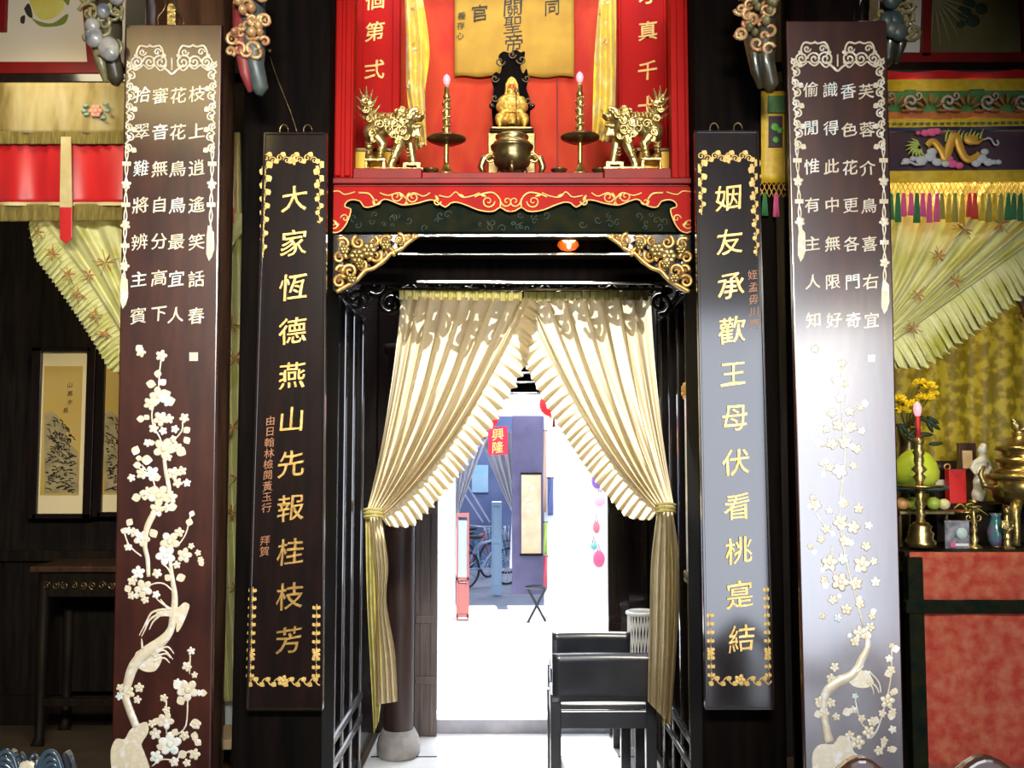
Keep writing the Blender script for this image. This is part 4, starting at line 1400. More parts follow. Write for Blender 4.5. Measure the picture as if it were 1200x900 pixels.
# painted carved brackets on the column heads
def head_bracket(label, cx, flip, ht, cols, big, Y0=3.22):
    Y0 = Y0

    def X(dx):
        return cx + dx * flip
    c0 = P(cx, ht, Y0)
    root = thing('carved_bracket', label, 'bracket', (c0.x, Y0, P(cx, ht, Y0).z), 'painted carved brackets on the column heads')
    k = Y0 / FPX
    stem = MB()
    y1 = ht
    stem.tube([P(X(4), -20, Y0 + .02), P(X(6), y1 - 60, Y0), P(X(8), y1 - 35, Y0 - .01), P(X(14), y1 - 8, Y0), P(X(13), y1, Y0)], [17 * k, 15 * k, 11 * k, 10 * k, 4 * k], 12)
    obj('stem', stem, cols[0], root)
    stem = MB().tube([P(X(-8), -20, Y0 + .03), P(X(-8), y1 - 60, Y0 - .01), P(X(-3), y1 - 25, Y0 - .02), P(X(2), y1 - 4, Y0 - .01)], [12 * k, 10 * k, 7 * k, 3 * k], 10)
    obj('side_stem', stem, cols[1], root)
    r_ = random.Random(int(cx))
    m = MB()
    for i in range(26 if not big else 18):
        x, y = X(r_.uniform(-22, 22)), r_.uniform(-22, y1 - (50 if not big else 40))
        rr = r_.uniform(4, 9 if not big else 13)
        m.tube([P(a, b, Y0 - .045 + .02 * j / 14) for j, (a, b) in enumerate(spiral(x, y, rr, r_.uniform(0, 6), r_.choice((-1.4, 1.4)), 14))], [(2.6 - .9 * j / 14) * k for j in range(15)], 7)
    obj('scrolls', m, cols[2], root)
    for i in range(9 if not big else 6):
        x, y = X(r_.uniform(-18, 20)), r_.uniform(-10, y1 - (48 if not big else 30))
        rr = r_.uniform(4, 6) if not big else r_.uniform(7, 13)
        mb_ = MB().ell(P(x, y, Y0 - .05), rr * k, .02, rr * 1.1 * k, 14, 8)
        obj('boss', mb_, cols[3], root)


PB_G = mat('worn green gold paint', (.12, .11, .05), .4, col2=(.30, .26, .12), scale=22, coat=.3)
PB_S = mat('worn silvery paint', (.42, .40, .36), .35, col2=(.10, .12, .16), scale=14, coat=.4)
PB_K = mat('dark green carving', (.020, .022, .016), .4, col2=(.06, .05, .025), scale=14, coat=.4)
PB_P = mat('worn red gold paint', (.45, .20, .10), .4, col2=(.60, .42, .20), scale=22, metal=.3)
PB_R = mat('dull crimson paint', (.22, .03, .035), .5)
PB_T = mat('dull teal paint', (.035, .06, .075), .4, col2=(.08, .10, .09), scale=18)
head_bracket('carved column bracket with large silvery bosses, outward of the brown column', 122, 1, 100, (PB_K, PB_G, PB_G, PB_S), True)
head_bracket('carved column bracket with red and teal stems, between brown column and doorway', 291, 1, 112, (PB_T, PB_R, PB_P, PB_P), False)
head_bracket('dark olive carved column bracket with red gold scrolls, between doorway and black column', 889, 1, 108, (PB_K, PB_K, PB_P, PB_G), False)
head_bracket('dark carved column bracket next to the white painted pane', 1052, -1, 78, (PB_K, PB_K, PB_G, PB_T), True, 3.34)


# ================================================================== PASSAGE
def passage_screen(label, sg):
    """a row of door panels standing along the passage wall"""
    x0 = sg * 0.742
    root = thing('door_screen', label, 'screen', (x0, 4.05, 0), 'dark panelled screens along the passage')

    def bx(y0, y1, z0, z1, d=.035, dd=0.0):
        xa, xb = sorted((x0 - sg * dd, x0 - sg * (d + dd)))
        return MB().box(xa, xb, y0, y1, z0, z1)
    obj('panel', bx(3.70, 4.62, 0.06, 2.19, .012), BLACK, root)
    for y in (3.71, 3.90, 4.10, 4.32, 4.58):
        obj('stile', bx(y - .02, y + .02, 0.05, 2.19, .04, .012), POLISH, root, bev=.008, segs=3)
    for z in (0.30, 0.40, 2.15):
        obj('rail', bx(3.69, 4.60, z - .022, z + .022, .046, .012), POLISH, root, bev=.010, segs=3)
    return root


passage_screen('dark panelled screen along the passage, behind the cream curtain near the shadowed plaque', -1)
passage_screen('dark panelled screen along the passage, with a pale pane and carving, near the gleaming plaque', 1)
scr = [o for o in bpy.data.objects if o.name.startswith('door_screen')][-1]
a, b = P(800, 466, 3.88), P(818, 672, 3.88)
mb = MB().box(.682, .690, 3.735, 3.88, b.z, a.z)
obj('pale_pane', mb, mat('pale glazed paper', (.62, .64, .66), .3, coat=.5), scr, bev=.002)
for y0, y1 in ((447, 466), (672, 684)):
    mb = MB()
    za, zb = P(808, y1, 3.80).z, P(808, y0, 3.80).z
    mb.box(.680, .694, 3.72, 3.90, za, zb)
    for i in range(6):
        mb.tube([(.676, 3.74 + .028 * i + .010 * cos(t * .6), (za + zb) / 2 + .018 * sin(t * .6)) for t in range(11)], .004, 6)
    obj('gilt_carving' if y0 < 500 else 'carved_rail', mb, GILT if y0 < 500 else BRONZE, scr)
mb = MB().box(.676, .688, 3.71, 3.735, .3, 2.1)
obj('reddish_stile', mb, BROWN, scr, bev=.003)

# column in the passage, stone base
m = MB().lathe((-.565, 5.0, 0), [(.074, .0), (.074, .16), (.074, 1.2), (.072, 2.0), (.09, 2.01), (.09, 2.06)], 36)
struct('column_passage', m, mat('dark passage column', (.020, .010, .009), .45, spec=.3, col2=(.034, .018, .014), scale=6, stretch=(5, 5, .6), bump=.1, bscale=20))
struct('column_passage_base', MB().lathe((-.565, 5.0, 0), [(.085, 0), (.105, .02), (.108, .06), (.10, .10), (.08, .14)], 32), GREYSTONE)
# folded door leaves
for px0, px1, lab in ((487, 513, 'folded grey brown door leaf between passage column and bright opening'), (712, 736, 'dark folded door leaf on the side of the black chairs')):
    a, b = P(px0, 600, 5.34), P(px1, 600, 5.34)
    root = thing('door_leaf', lab, 'door', ((a.x + b.x) / 2, 5.34, 0), 'folded leaves of the courtyard door')
    mm = GREYWOOD if px0 < 600 else BLACK
    obj('board', MB().box(a.x, b.x, 5.33, 5.36, .01, 1.9), mm, root, bev=.003)
    for z in (.30, .62, 1.2, 1.78):
        obj('batten', MB().box(a.x + .004, b.x - .004, 5.318, 5.33, z - .02, z + .02), mm, root, bev=.003)
    obj('slat', MB().box(a.x + .03, a.x + .045, 5.322, 5.33, .02, 1.85).box(b.x - .035, b.x - .022, 5.322, 5.33, .02, 1.85), mm, root, bev=.002)

# two low black chairs
CHAIRW = mat('black blue lacquer chair wood', (.010, .012, .018), .36, col2=(.022, .024, .032), scale=8, coat=.4, coat_rough=.25)


def low_chair(label, xl, xr, Y0, ztop):
    root = thing('low_chair', label, 'chair', ((xl + xr) / 2, Y0 + .2, 0), 'low black chairs in the passage')
    D = .42
    zs_ = .425
    wq = .045
    for sx in (0, 1):
        x = xl if sx == 0 else xr - wq
        obj('leg', MB().box(x, x + wq, Y0 - .005, Y0 + wq, 0, ztop - .17), CHAIRW, root, bev=.004)
        obj('leg', MB().box(x, x + wq, Y0 + D - wq, Y0 + D, 0, zs_), CHAIRW, root, bev=.004)
        obj('side_rail', MB().box(x + .006, x + wq - .006, Y0 + wq, Y0 + D - wq, zs_ - .06, zs_ - .005), CHAIRW, root, bev=.003)
    obj('seat', MB().box(xl + .01, xr - .01, Y0 + .03, Y0 + D + .01, zs_ - .005, zs_ + .02), CHAIRW, root, bev=.005)
    obj('rear_rail', MB().box(xl + wq * .8, xr - wq * .8, Y0, Y0 + .03, zs_ - .075, zs_ - .004), CHAIRW, root, bev=.003)

    def fb(u, v):
        return Vector((xl + .008 + (xr - xl - .008) * u, Y0 - .008 - .03 * v * v + .015 * sin(pi * u), ztop - .20 + .20 * v))
    bk = MB().grid(fb, 14, 6)
    obj('backrest', bk, CHAIRW, root, solid=.024, bev=.003)
    return root


a = P(645, 800, 4.22)
b = P(769, 800, 4.22)
low_chair('low black lacquered chair with solid back, the one whose legs show', a.x, b.x, 4.22, P(700, 766, 4.20).z)
a = P(645, 760, 4.76)
b = P(738, 760, 4.76)
low_chair('low black chair standing behind the other low chair', a.x, b.x, 4.76, P(700, 741, 4.74).z)
# white wicker basket
c0 = P(752, 800, 5.2)
bk = thing('wicker_basket', 'white openwork wicker basket in the corner behind the low chairs', 'basket', (c0.x, 5.2, 0))
WW = mat('white painted wicker', (.74, .74, .72), .7)
mb = MB()
r0, zt = .070, P(752, 718, 5.2).z
for i in range(26):
    for sg in (1, -1):
        a0 = i * 2 * pi / 26
        mb.tube([(c0.x + r0 * cos(a0 + sg * t * .10), 5.2 + r0 * sin(a0 + sg * t * .10), zt * t / 10) for t in range(11)], .0035, 5)
obj('weave', mb, WW, bk)
obj('rim', MB().tube([(c0.x + r0 * cos(t * pi / 16), 5.2 + r0 * sin(t * pi / 16), zt) for t in range(33)], .012, 8), WW, bk)
obj('bottom', MB().lathe((c0.x, 5.2, 0), [(r0, 0), (r0, .012)], 24), WW, bk)
# reflected lamp glint between the beams, built as a glowing fixture
LG = P(666, 286, 3.74)
lp = thing('lamp_glint', 'amber glint of a reflected lamp, built as glowing petals under the doorway beams', 'lamp', (LG.x, LG.y, LG.z))
obj('holder', MB().lathe((LG.x, LG.y, LG.z), [(.012, .024), (.012, .05), (.02, .06), (.02, .14)], 14), BRONZE, lp)
obj('amber_glint', MB().lathe((LG.x, LG.y + .012, LG.z), [(.02, .022), (.038, .010), (.042, -.004), (.03, -.018), (.012, -.024)], 20), mat('amber glint glow', (.8, .18, .02), .3, emit=(1, .16, .015), estr=.5), lp)
WH = mat('lit glint petal', (1, .9, .7), .4, emit=(1, .82, .5), estr=4)
for an in (0.5, 2.6, 4.7):
    q = Vector((LG.x + .016 * cos(an), LG.y - .036, LG.z + .013 * sin(an)))
    obj('petal', MB().ell(q, .014, .004, .008, 12, 6, ax=(XV * cos(an) + ZV * sin(an), NV, -XV * sin(an) + ZV * cos(an))), WH, lp)
pl_ = light('glint_glow', 'POINT', (LG.x, LG.y - .08, LG.z - .01), .25, (1, .45, .12), shadow_soft_size=.02)
pl_.parent = lp
pl_.location = Vector((0, -.08, -.01))

# ================================================================== BAY BESIDE THE BROWN COLUMN
def flat_shape(mb, pts, Y, d=.002, sm=4):
    return mb.pprism(smooth_line(pts + [pts[0]], sm)[:-1] if sm else pts, Y, d)


YW = 3.74
pw = thing('painted_panel', 'red framed cream panel painted with a yellow fruit and green leaves, over the faded valance', 'painting', (P(50, 80, YW).x, YW, P(50, 80, YW).z))
mb = MB().pbox(-60, 72, 142, 86, YW - .02, .04)
mb.pprism([(92, -40), (108, -40), (112, 74), (102, 74)], YW - .02, .04)
mb.pbox(-60, -40, 6, 36, YW - .016, .03)
obj('frame', mb, DEEPRED, pw, bev=.003)
obj('paper', MB().pbox(-60, -40, 145, 78, YW, .01), mat('cream painted paper', (.64, .54, .36), .8, col2=(.68, .60, .50), scale=1.6), pw)
mb = MB()
flat_shape(mb, [(34, 0), (48, -14), (72, -6), (74, 10), (60, 22), (44, 20)], YW - .001)
obj('painted_fruit', mb, mat('painted yellow fruit', (.55, .44, .05), .8, col2=(.62, .54, .12), scale=10), pw)
mb = MB()
flat_shape(mb, [(36, 20), (46, 25), (62, 27), (79, 16), (76, 27), (62, 31), (46, 30)], YW - .002)
flat_shape(mb, [(74, 0), (82, -8), (80, 6)], YW - .002)
obj('painted_leaf', mb, mat('painted leaf green', (.16, .20, .02), .8), pw)
mb = MB()
flat_shape(mb, [(28, 10), (34, 4), (38, 20), (32, 18)], YW - .003)
flat_shape(mb, [(24, 20), (29, 18), (28, 27), (24, 26)], YW - .003)
obj('painted_shadow_leaf', mb, INK, pw)

YV = 3.62


def wavy(px0, px1, py0, py1, Y, n, amp, dy=0.0, taper=0.0, nv=12, scal=None):
    def f(u, v):
        x = px0 + (px1 - px0) * u
        y0 = py0 + dy * u
        y1 = py1 + dy * u + (scal(u) if scal else 0)
        d = amp * sin(2 * pi * n * u + 1.6 * sin(4 * u)) * (.3 + .7 * v)
        return P(x, y0 + (y1 - y0) * v, Y + d)
    return MB().grid(f, 120, nv)


va = thing('altar_valance', 'faded cream valance over red satin with pointed ribbons, above the swagged silk', 'valance', (P(120, 250, YV).x, YV, P(120, 258, YV).z))
obj('upper_band', wavy(-70, 272, 97, 156, YV, 5, .010), AGED, va, solid=.003)
obj('upper_fringe', wavy(-70, 272, 154, 169, YV - .006, 24, .006), OLIVEFRINGE, va, solid=.004)
obj('red_drape', wavy(-70, 272, 164, 238, YV + .01, 6, .012), REDCLOTH, va, solid=.003)
obj('hem', wavy(-70, 270, 237, 241, YV - .002, 6, .012), CREAMBAND, va, solid=.003)
obj('lower_fringe', wavy(-70, 268, 240, 260, YV, 26, .007, dy=-2), OLIVEFRINGE, va, solid=.005)
for xm, ye in ((77, 286), (-40, 286), (267, 268)):
    mb = MB().pprism([(xm - 6, 160), (xm + 6, 160), (xm + 7.5, 243), (xm - 7.5, 243)], YV - .026, .006)
    rb = obj('ribbon', mb, CREAMBAND, va, bev=.002)
    mb = MB().pprism([(xm - 7.5, 243), (xm + 7.5, 243), (xm + 7, ye - 7), (xm, ye), (xm - 7, ye - 7)], YV - .026, .006)
    obj('ribbon_tip', mb, REDCLOTH, rb, bev=.002)
mb = MB()
for i in range(6):
    a_ = i * pi / 3
    mb.ell(P(112 + 5 * cos(a_), 130 + 5 * sin(a_), YV - .016), .011, .004, .010, 8, 5)
mb.ell(P(112, 130, YV - .019), .01, .004, .01)
obj('embroidered_rose', mb, mat('faded rose thread', (.62, .30, .22), .8), va)
for x, y in ((100, 124), (101, 134), (124, 122), (126, 130), (121, 138), (98, 130)):
    mb = MB().ell(P(x, y, YV - .014), .012, .004, .007, 8, 5)
    obj('embroidered_leaf', mb, mat('faded teal thread', (.22, .34, .26), .8), va)


def swag(label, T0, T1, C0, C1, B0, B1, edge, sgn, Y0, n, frw, name='bay_curtain'):
    base = P(B1[0], B1[1], Y0)
    root = thing(name, label, 'curtain', base)
    obj('drape', strand_cloth(lambda u: lerp2(T0, T1, u), lambda u: lerp2(C0, C1, u), lambda u: lerp2(B0, B1, u), n, .028, Y0, nu=120, nv=30), YSILK, root)
    obj('frill', ruffle(edge, frw, Y0, 38, .015, sgn), YSILK, root)
    return root


def print_flowers(root, pts, Y):
    for x, y, r in pts:
        m1, m2 = MB(), MB()
        for i in range(5):
            an = RND.uniform(-.5, .5) + i * 1.25
            m1.ell(P(x + cos(an) * r * .6, y + sin(an) * r * .6, Y), .5 * r * Y / FPX, .003, .16 * r * Y / FPX, 8, 4, ax=(XV * cos(an) - ZV * sin(an), XV * sin(an) + ZV * cos(an), NV))
        for i in range(4):
            an = RND.uniform(0, 6)
            m2.tube([P(x, y, Y), P(x + cos(an) * r * 1.5, y + sin(an) * r * 1.5, Y)], .0014, 5)
        obj('printed_flower', m1, PRINT, root)
        obj('printed_stem', m2, LEAFPRINT, root)


sw = swag('pale yellow silk curtain swagged behind the pearl inlaid plaque, frilled edge with printed flowers',
          (300, 250), (42, 252), (240, 330), (112, 332), (200, 424), (166, 436), [bez((42, 252), (112, 332), (166, 436), i / 8) for i in range(9)], 1, 3.68, 7, 30)
print_flowers(sw, [(44, 272, 8), (62, 298, 8), (80, 322, 8), (92, 344, 8), (104, 322, 7), (112, 370, 8), (124, 308, 11), (122, 390, 7)], 3.645)
for xa, xb, mm in ((30, 118, 0),):
    pass


def drop(label, L, Rr, Y, n, flowers, seed):
    l2, r2 = smooth_line(L, 6), smooth_line(Rr, 6)

    def f(u, v):
        a, b = chain(l2, v), chain(r2, v)
        return P(a[0] + (b[0] - a[0]) * u, a[1] + (b[1] - a[1]) * u, Y + .02 * sin(2 * pi * n * u + seed + sin(4 * v)))
    root = thing('curtain_drop', label, 'curtain', P(L[-1][0], L[-1][1], Y), 'hanging ends of the yellow silk curtains')
    obj('drape', MB().grid(f, 30, 60), YSILK, root, solid=.002)
    print_flowers(root, flowers, Y - .024)
    return root


drop('long narrow end of pale yellow silk hanging between brown column and shadowed lettered plaque',
     [(256, 155), (252, 400), (256, 600), (262, 760), (262, 822)], [(282, 155), (286, 400), (287, 620), (290, 760), (293, 822)], 3.74, 2,
     [(272, 380, 10), (276, 420, 9), (273, 500, 10), (278, 560, 9), (271, 600, 8), (276, 690, 8)], 0)
tag(obj('white_cloth', MB().grid(lambda u, v: P(264 + (u * (24 + 14 * v)), 812 + 66 * v, 3.80 + .02 * sin(9 * u)), 20, 10), WHITEPAINT, solid=.003), 'white cloth end below the long yellow silk end near the brown column', 'cloth')
mb = MB().pbox(268, 868, 300, 884, 3.50, .16)
o = thing('wooden_stool', 'low stool top beneath the white cloth end', 'stool', (P(284, 880, 3.6).x, 3.6, 0))
zt = P(284, 870, 3.5).z
c0 = P(284, 870, 3.6)
obj('seat', box1(c0.x - .10, c0.x + .10, 3.53, 3.73, zt - .035, zt), mat('pale stool wood', (.36, .26, .14), .6), o, bev=.004)
for sx in (-1, 1):
    for sy in (3.55, 3.71):
        obj('leg', box1(c0.x + sx * .085 - .012, c0.x + sx * .085 + .012, sy - .012, sy + .012, 0, zt - .035), BROWN, o, bev=.003)


# framed ink landscapes
def landscape(label, x0, x1, y0, y1, pic, seed):
    Y0 = 5.50
    c0 = P((x0 + x1) / 2, y1, Y0)
    root = thing('framed_picture', label, 'picture', (c0.x, Y0, c0.z), 'framed ink landscapes on the dark wall')
    f_ = MB()
    f_.pbox(x0, y0, x0 + 5, y1, Y0, .05).pbox(x1 - 4, y0, x1, y1, Y0, .05).pbox(x0, y0, x1, y0 + 5, Y0, .05).pbox(x0, y1 - 6, x1, y1, Y0, .05)
    obj('frame', f_, BLACK, root, bev=.004)
    obj('mat', MB().pbox(x0 + 2, y0 + 2, x1 - 2, y1 - 2, Y0 + .02, .02), mat('cream picture mount', (.82, .70, .43), .8), root)
    a, b, c, d = pic
    obj('painting', MB().pbox(a, b, c, d, Y0 + .016, .008), mat('gold silk picture ground', (.50, .34, .02), .8, col2=(.62, .44, .20), scale=1.2), root)
    r_ = random.Random(seed)
    g = MB()
    hills = [[(a, 485), (a + 8, 481), (a + 16, 488), (a + 24, 502), (a + 30, 520), (a + 38, 528), (c, 530), (c, d - 2), (a, d - 2)]]
    for hp in hills:
        g.pprism(hp, Y0 + .0155, .002)
    obj('pale_mountain', g, mat('ink washed silk', (.42, .33, .16), .8, col2=(.26, .22, .12), scale=14, detail=8), root)
    k = MB()
    for i in range(110):
        x = r_.uniform(a + 1, c - 8)
        y = r_.uniform(486 + max(0, x - a - 14) * 1.1, d - 3)
        ln = r_.uniform(4, 9)
        an = r_.uniform(.3, 1.3) if y < 535 else r_.uniform(-.5, .4)
        x2, y2 = min(c - 1, x + ln * cos(an)), min(d - 2, y + ln * sin(an))
        k.tube([P(x, y, Y0 + .0125), P((x + x2) / 2 + 1, (y + y2) / 2 - 1, Y0 + .0125), P(x2, y2, Y0 + .0125)], .0022, 5)
    for i in range(26):
        k.ell(P(r_.uniform(a + 1, c - 8), r_.uniform(500, 575), Y0 + .013), .008, .002, .005, 6, 4)
    obj('ink_strokes', k, INK, root)
    t = MB()
    for i, ch in enumerate('山高水長'):
        if seed == 3:
            lettering(t, ch, P(82 - (i > 2) * 5, 451 + i * 10, Y0 + .015), XV, ZV, NV, 7 / FPX * Y0, .001, 0)
    if t.v:
        obj('ink_inscription', t, INK, root)


landscape('tall framed ink landscape on gold ground, fully seen on the dark wall', 37, 106, 407, 608, (52, 429, 92, 580), 3)
landscape('framed ink landscape half hidden by the pearl inlaid plaque', 113, 176, 407, 606, (122, 427, 162, 579), 8)

# side table under the pictures
YT = 5.15
a, b = P(34, 664, YT), P(190, 664, YT)
tb = thing('side_table', 'dark carved side table against the plank wall under the framed landscapes', 'table', ((a.x + b.x) / 2, YT + .2, 0))
zt = a.z
obj('top', box1(a.x, b.x, YT, YT + .40, zt - .03, zt), BROWN, tb, bev=.006)
ap_ = MB().box(a.x + .05, b.x - .05, YT + .03, YT + .05, zt - .16, zt - .03)
obj('apron', ap_, DARK, tb, bev=.003)
mb = MB()
for i in range(12):
    x = a.x + .08 + i * (b.x - a.x - .16) / 11
    mb.tube([(p, YT + .027, q) for p, q in spiral(x, zt - .10, .022, i, 1.4 * (-1) ** i, 12)], .005, 6)
obj('apron_carving', mb, BRONZE, tb)
for x in (a.x + .06, b.x - .06):
    for y in (YT + .05, YT + .35):
        obj('leg', MB().tube([(x, y, zt - .03), (x, y, .3), (x + .0, y, .04), (x, y - .02, 0)], [.03, .026, .024, .034], 10), DARK, tb)
obj('stretcher', box1(a.x + .06, b.x - .06, YT + .03, YT + .06, .20, .24), DARK, tb, bev=.003)
obj('rear_board', box1(a.x + .04, b.x - .04, YT + .36, YT + .38, .2, zt - .03), WALLM, tb)

# wall dado mouldings
struct('trim_dado', box1(-3.2, -.76, 5.565, 5.6, .90, .96), DARK, .006)
struct('baseboard_left_bay', box1(-3.2, -.76, 5.57, 5.6, 0, .16), DARK, .004)

# ================================================================== BAY BESIDE THE BLACK COLUMN
pr_ = thing('painted_panel', 'dark red framed painted panes, one white with ink marks and one olive with palm leaves', 'painting', (P(1120, 70, YW).x, YW, P(1120, 72, YW).z))
mb = MB().pbox(1030, 61, 1290, 73, YW - .02, .04)
mb.pprism([(1084, -40), (1094, -40), (1091, 66), (1080, 66)], YW - .02, .04)
mb.pbox(1196, -40, 1210, 66, YW - .02, .04)
obj('frame', mb, DEEPRED, pr_, bev=.003)
obj('white_pane', MB().pbox(1028, -40, 1088, 66, YW, .01), mat('painted white pane', (.72, .72, .66), .6), pr_)
mb = MB()
for x, y in ((1072, 8), (1070, 25), (1062, 30), (1068, 40), (1072, 38), (1058, 48), (1064, 18)):
    mb.tube([P(x - 3, y + 1, YW - .001), P(x, y - 1, YW - .001), P(x + 3, y, YW - .001)], .003, 5)
obj('ink_mark', mb, INK, pr_)
obj('olive_pane', MB().pbox(1088, -40, 1200, 66, YW, .01), mat('olive painted pane', (.10, .085, .025), .6, col2=(.18, .15, .05), scale=4), pr_)
mb = MB()
for i in range(9):
    an = radians(-10 + i * 13)
    mb.tube([P(1094, -4, YW - .001), P(1094 + 26 * cos(an), -4 + 26 * sin(an), YW - .001), P(1094 + 52 * cos(an), -4 + 58 * sin(an), YW - .001)], [.003, .005, .001], 5)
obj('painted_palm_leaf', mb, mat('pale grey green paint', (.30, .30, .18), .7), pr_)
mb = MB()
for x, y, r in ((1130, 14, 9), (1140, 24, 9), (1126, 28, 6), (1150, 10, 8), (1136, 4, 8)):
    mb.ell(P(x, y, YW), r * .0032, .004, r * .003, 10, 5)
obj('painted_foliage', mb, mat('dark leaf green paint', (.02, .045, .02), .7), pr_)
obj('far_pane', MB().pbox(1206, -40, 1290, 66, YW, .01), MATS['olive painted pane'], pr_)

YR = 3.66
vr = thing('embroidered_valance', 'embroidered altar valance with red, yellow and green bands and a golden dragon on dark cloth', 'valance', (P(1120, 212, YR).x, YR, P(1120, 214, YR).z))
VX0, VX1 = 985, 1300
SILKY = mat('yellow embroidered band', (.62, .43, .015), .5, col2=(.52, .32, .01), scale=40, sheen=.2)
SILKG = mat('green embroidered band', (.04, .13, .03), .55, col2=(.07, .20, .05), scale=30, sheen=.2)
SILKO = mat('orange embroidered band', (.50, .16, .03), .55, col2=(.36, .10, .02), scale=40)
SILKN = mat('dark plum cloth', (.045, .012, .022), .6, col2=(.028, .012, .030), scale=12, sheen=.2)
SILKB = mat('navy cord', (.015, .022, .07), .5)
for nm, y0, y1, mm, dd in (('red_band', 79, 93, REDCLOTH, .004), ('yellow_band', 92, 106, SILKY, 0), ('green_band', 104, 132, SILKG, .003), ('orange_band', 130, 139, SILKO, 0), ('leaf_band', 138, 149, SILKY, -.002),
                           ('cord', 148, 152, SILKB, -.006), ('dragon_cloth', 151, 203, SILKN, .004), ('yellow_hem', 199, 213, SILKY, -.004)):
    obj(nm, wavy(VX0, VX1, y0 + 2, y1 + 2, YR + dd, 4, .006, dy=-3), mm, vr, solid=.003)
GT, WT, PT, OT, LT = (mat('green thread', (.10, .36, .06), .6), mat('silver thread', (.48, .50, .54), .45), mat('pink thread', (.66, .10, .26), .6), mat('gold thread', (.66, .36, .05), .42, metal=.3), mat('lime thread', (.44, .52, .12), .6))
YE = YR - .014
mb = MB()
body = smooth_line([(1086, 171), (1094, 166), (1104, 178), (1108, 186), (1114, 168), (1120, 160), (1126, 176), (1132, 186), (1140, 186), (1148, 180)], 6)
mb.tube([P(x, y, YE) for x, y in body], [.012 + .006 * sin(pi * i / (len(body) - 1)) for i in range(len(body))], 8, flat=.4, flatdir=NV)
mb.ell(P(1138, 164, YE), .030, .008, .020, 14, 8)
mb.tube([P(1138, 168, YE), P(1146, 168, YE), P(1152, 163, YE)], .006, 6)
obj('dragon', mb, OT, vr)
mb = MB()
for i in range(9):
    an = radians(110 + i * 22)
    mb.tube([P(1078, 173, YE), P(1078 + 10 * cos(an), 173 - 8 * sin(an), YE), P(1078 + 17 * cos(an + .3), 173 - 14 * sin(an + .3), YE)], [.005, .005, .001], 6)
obj('tail_plume', mb, LT, vr)
mb = MB()
for i in range(10):
    x = 1108 + i * 4.5
    mb.tube([P(x, 166 - 3 * (i % 2), YE), P(x + 1, 158, YE), P(x + 4, 151 + 2 * (i % 3), YE)], [.005, .004, .001], 6)
obj('mane', mb, LT, vr)
mb = MB()
for x, y, r in ((1150, 186, 7), (1158, 190, 6), (1144, 191, 6), (1170, 190, 4), (1154, 178, 5), (1164, 190, 4)):
    mb.ell(P(x, y, YE), r * .0034, .006, r * .0026, 10, 6)
obj('cloud', mb, WT, vr)
mb = MB()
for x, y, r in ((1062, 189, 5), (1070, 186, 4), (1080, 188, 7), (1090, 184, 7), (1098, 190, 6), (1108, 192, 5), (1092, 178, 6)):
    mb.ell(P(x, y, YE), r * .0034, .006, r * .0026, 10, 6)
mb.tube([P(x, y, YE) for x, y in smooth_line([(1056, 192), (1066, 190), (1074, 193), (1084, 192)], 4)], .005, 6)
obj('cloud', mb, WT, vr)
mb = MB()
mb.tube([P(x, y, YE) for x, y in smooth_line([(1152, 164), (1160, 162), (1166, 170), (1170, 168), (1168, 164)], 4)], .004, 6)
obj('cloud', mb, WT, vr)
mb = MB()
for x, y, r in ((1112, 186, 5), (1116, 192, 6), (1124, 194, 5)):
    mb.ell(P(x, y, YE), r * .0036, .006, r * .0026, 10, 6)
obj('pink_cloud', mb, PT, vr)
mb = MB()
for x, y, r in ((1092, 155, 6), (1098, 154, 5), (1084, 156, 5), (1076, 156, 3)):
    mb.ell(P(x, y, YE), r * .0036, .006, r * .0026, 10, 6)
obj('pink_cloud', mb, PT, vr)
for cx in (1048, 1090, 1134, 1180):
    mb = MB()
    for i in range(7):
        an = pi + i * pi / 6
        mb.ell(P(cx + 14 * cos(an), 130 + 16 * sin(an) * .9, YE), .022, .005, .010, 8, 5, ax=(XV * cos(an) - ZV * sin(an), XV * sin(an) + ZV * cos(an), NV))
    obj('peony', mb, SILKO, vr)
for cx in (1036, 1068, 1112, 1158, 1198):
    mb = MB().tube([P(x, y, YE) for x, y in spiral(cx, 119, 10, 1, 1.3, 14)], .006, 6)
    mb.tube([P(x, y, YE) for x, y in spiral(cx + 8, 112, 6, 3, -1.2, 12)], .004, 6)
    obj('leaf_scroll', mb, mat('pale pink thread', (.46, .34, .28), .6), vr)
mb = MB()
for i in range(26):
    mb.ell(P(1040 + i * 8, 145 - .07 * i, YE), .010, .004, .005, 8, 4)
obj('leaf_sprig', mb, SILKG, vr)
# small dark squares on the yellow end piece near the black column
mb = MB().pprism([(901, 136), (917, 136), (917, 172), (901, 172)], 3.414, .004)
obj('end_green', MB().pprism([(900, 112), (921, 112), (921, 132), (900, 132)], 3.414, .004), SILKG, vr)
obj('patch', mb, SILKN, vr)
obj('end_band', wavy(892, 921, 107, 214, 3.425, 1, .003), SILKY, vr, solid=.004)
mb = MB()
for x, y, r in ((908, 145, 5), (914, 149, 4), (909, 160, 4)):
    mb.ell(P(x, y + 4, 3.410), r * .003, .004, r * .003)
obj('patch_leaf', mb, GT, vr)
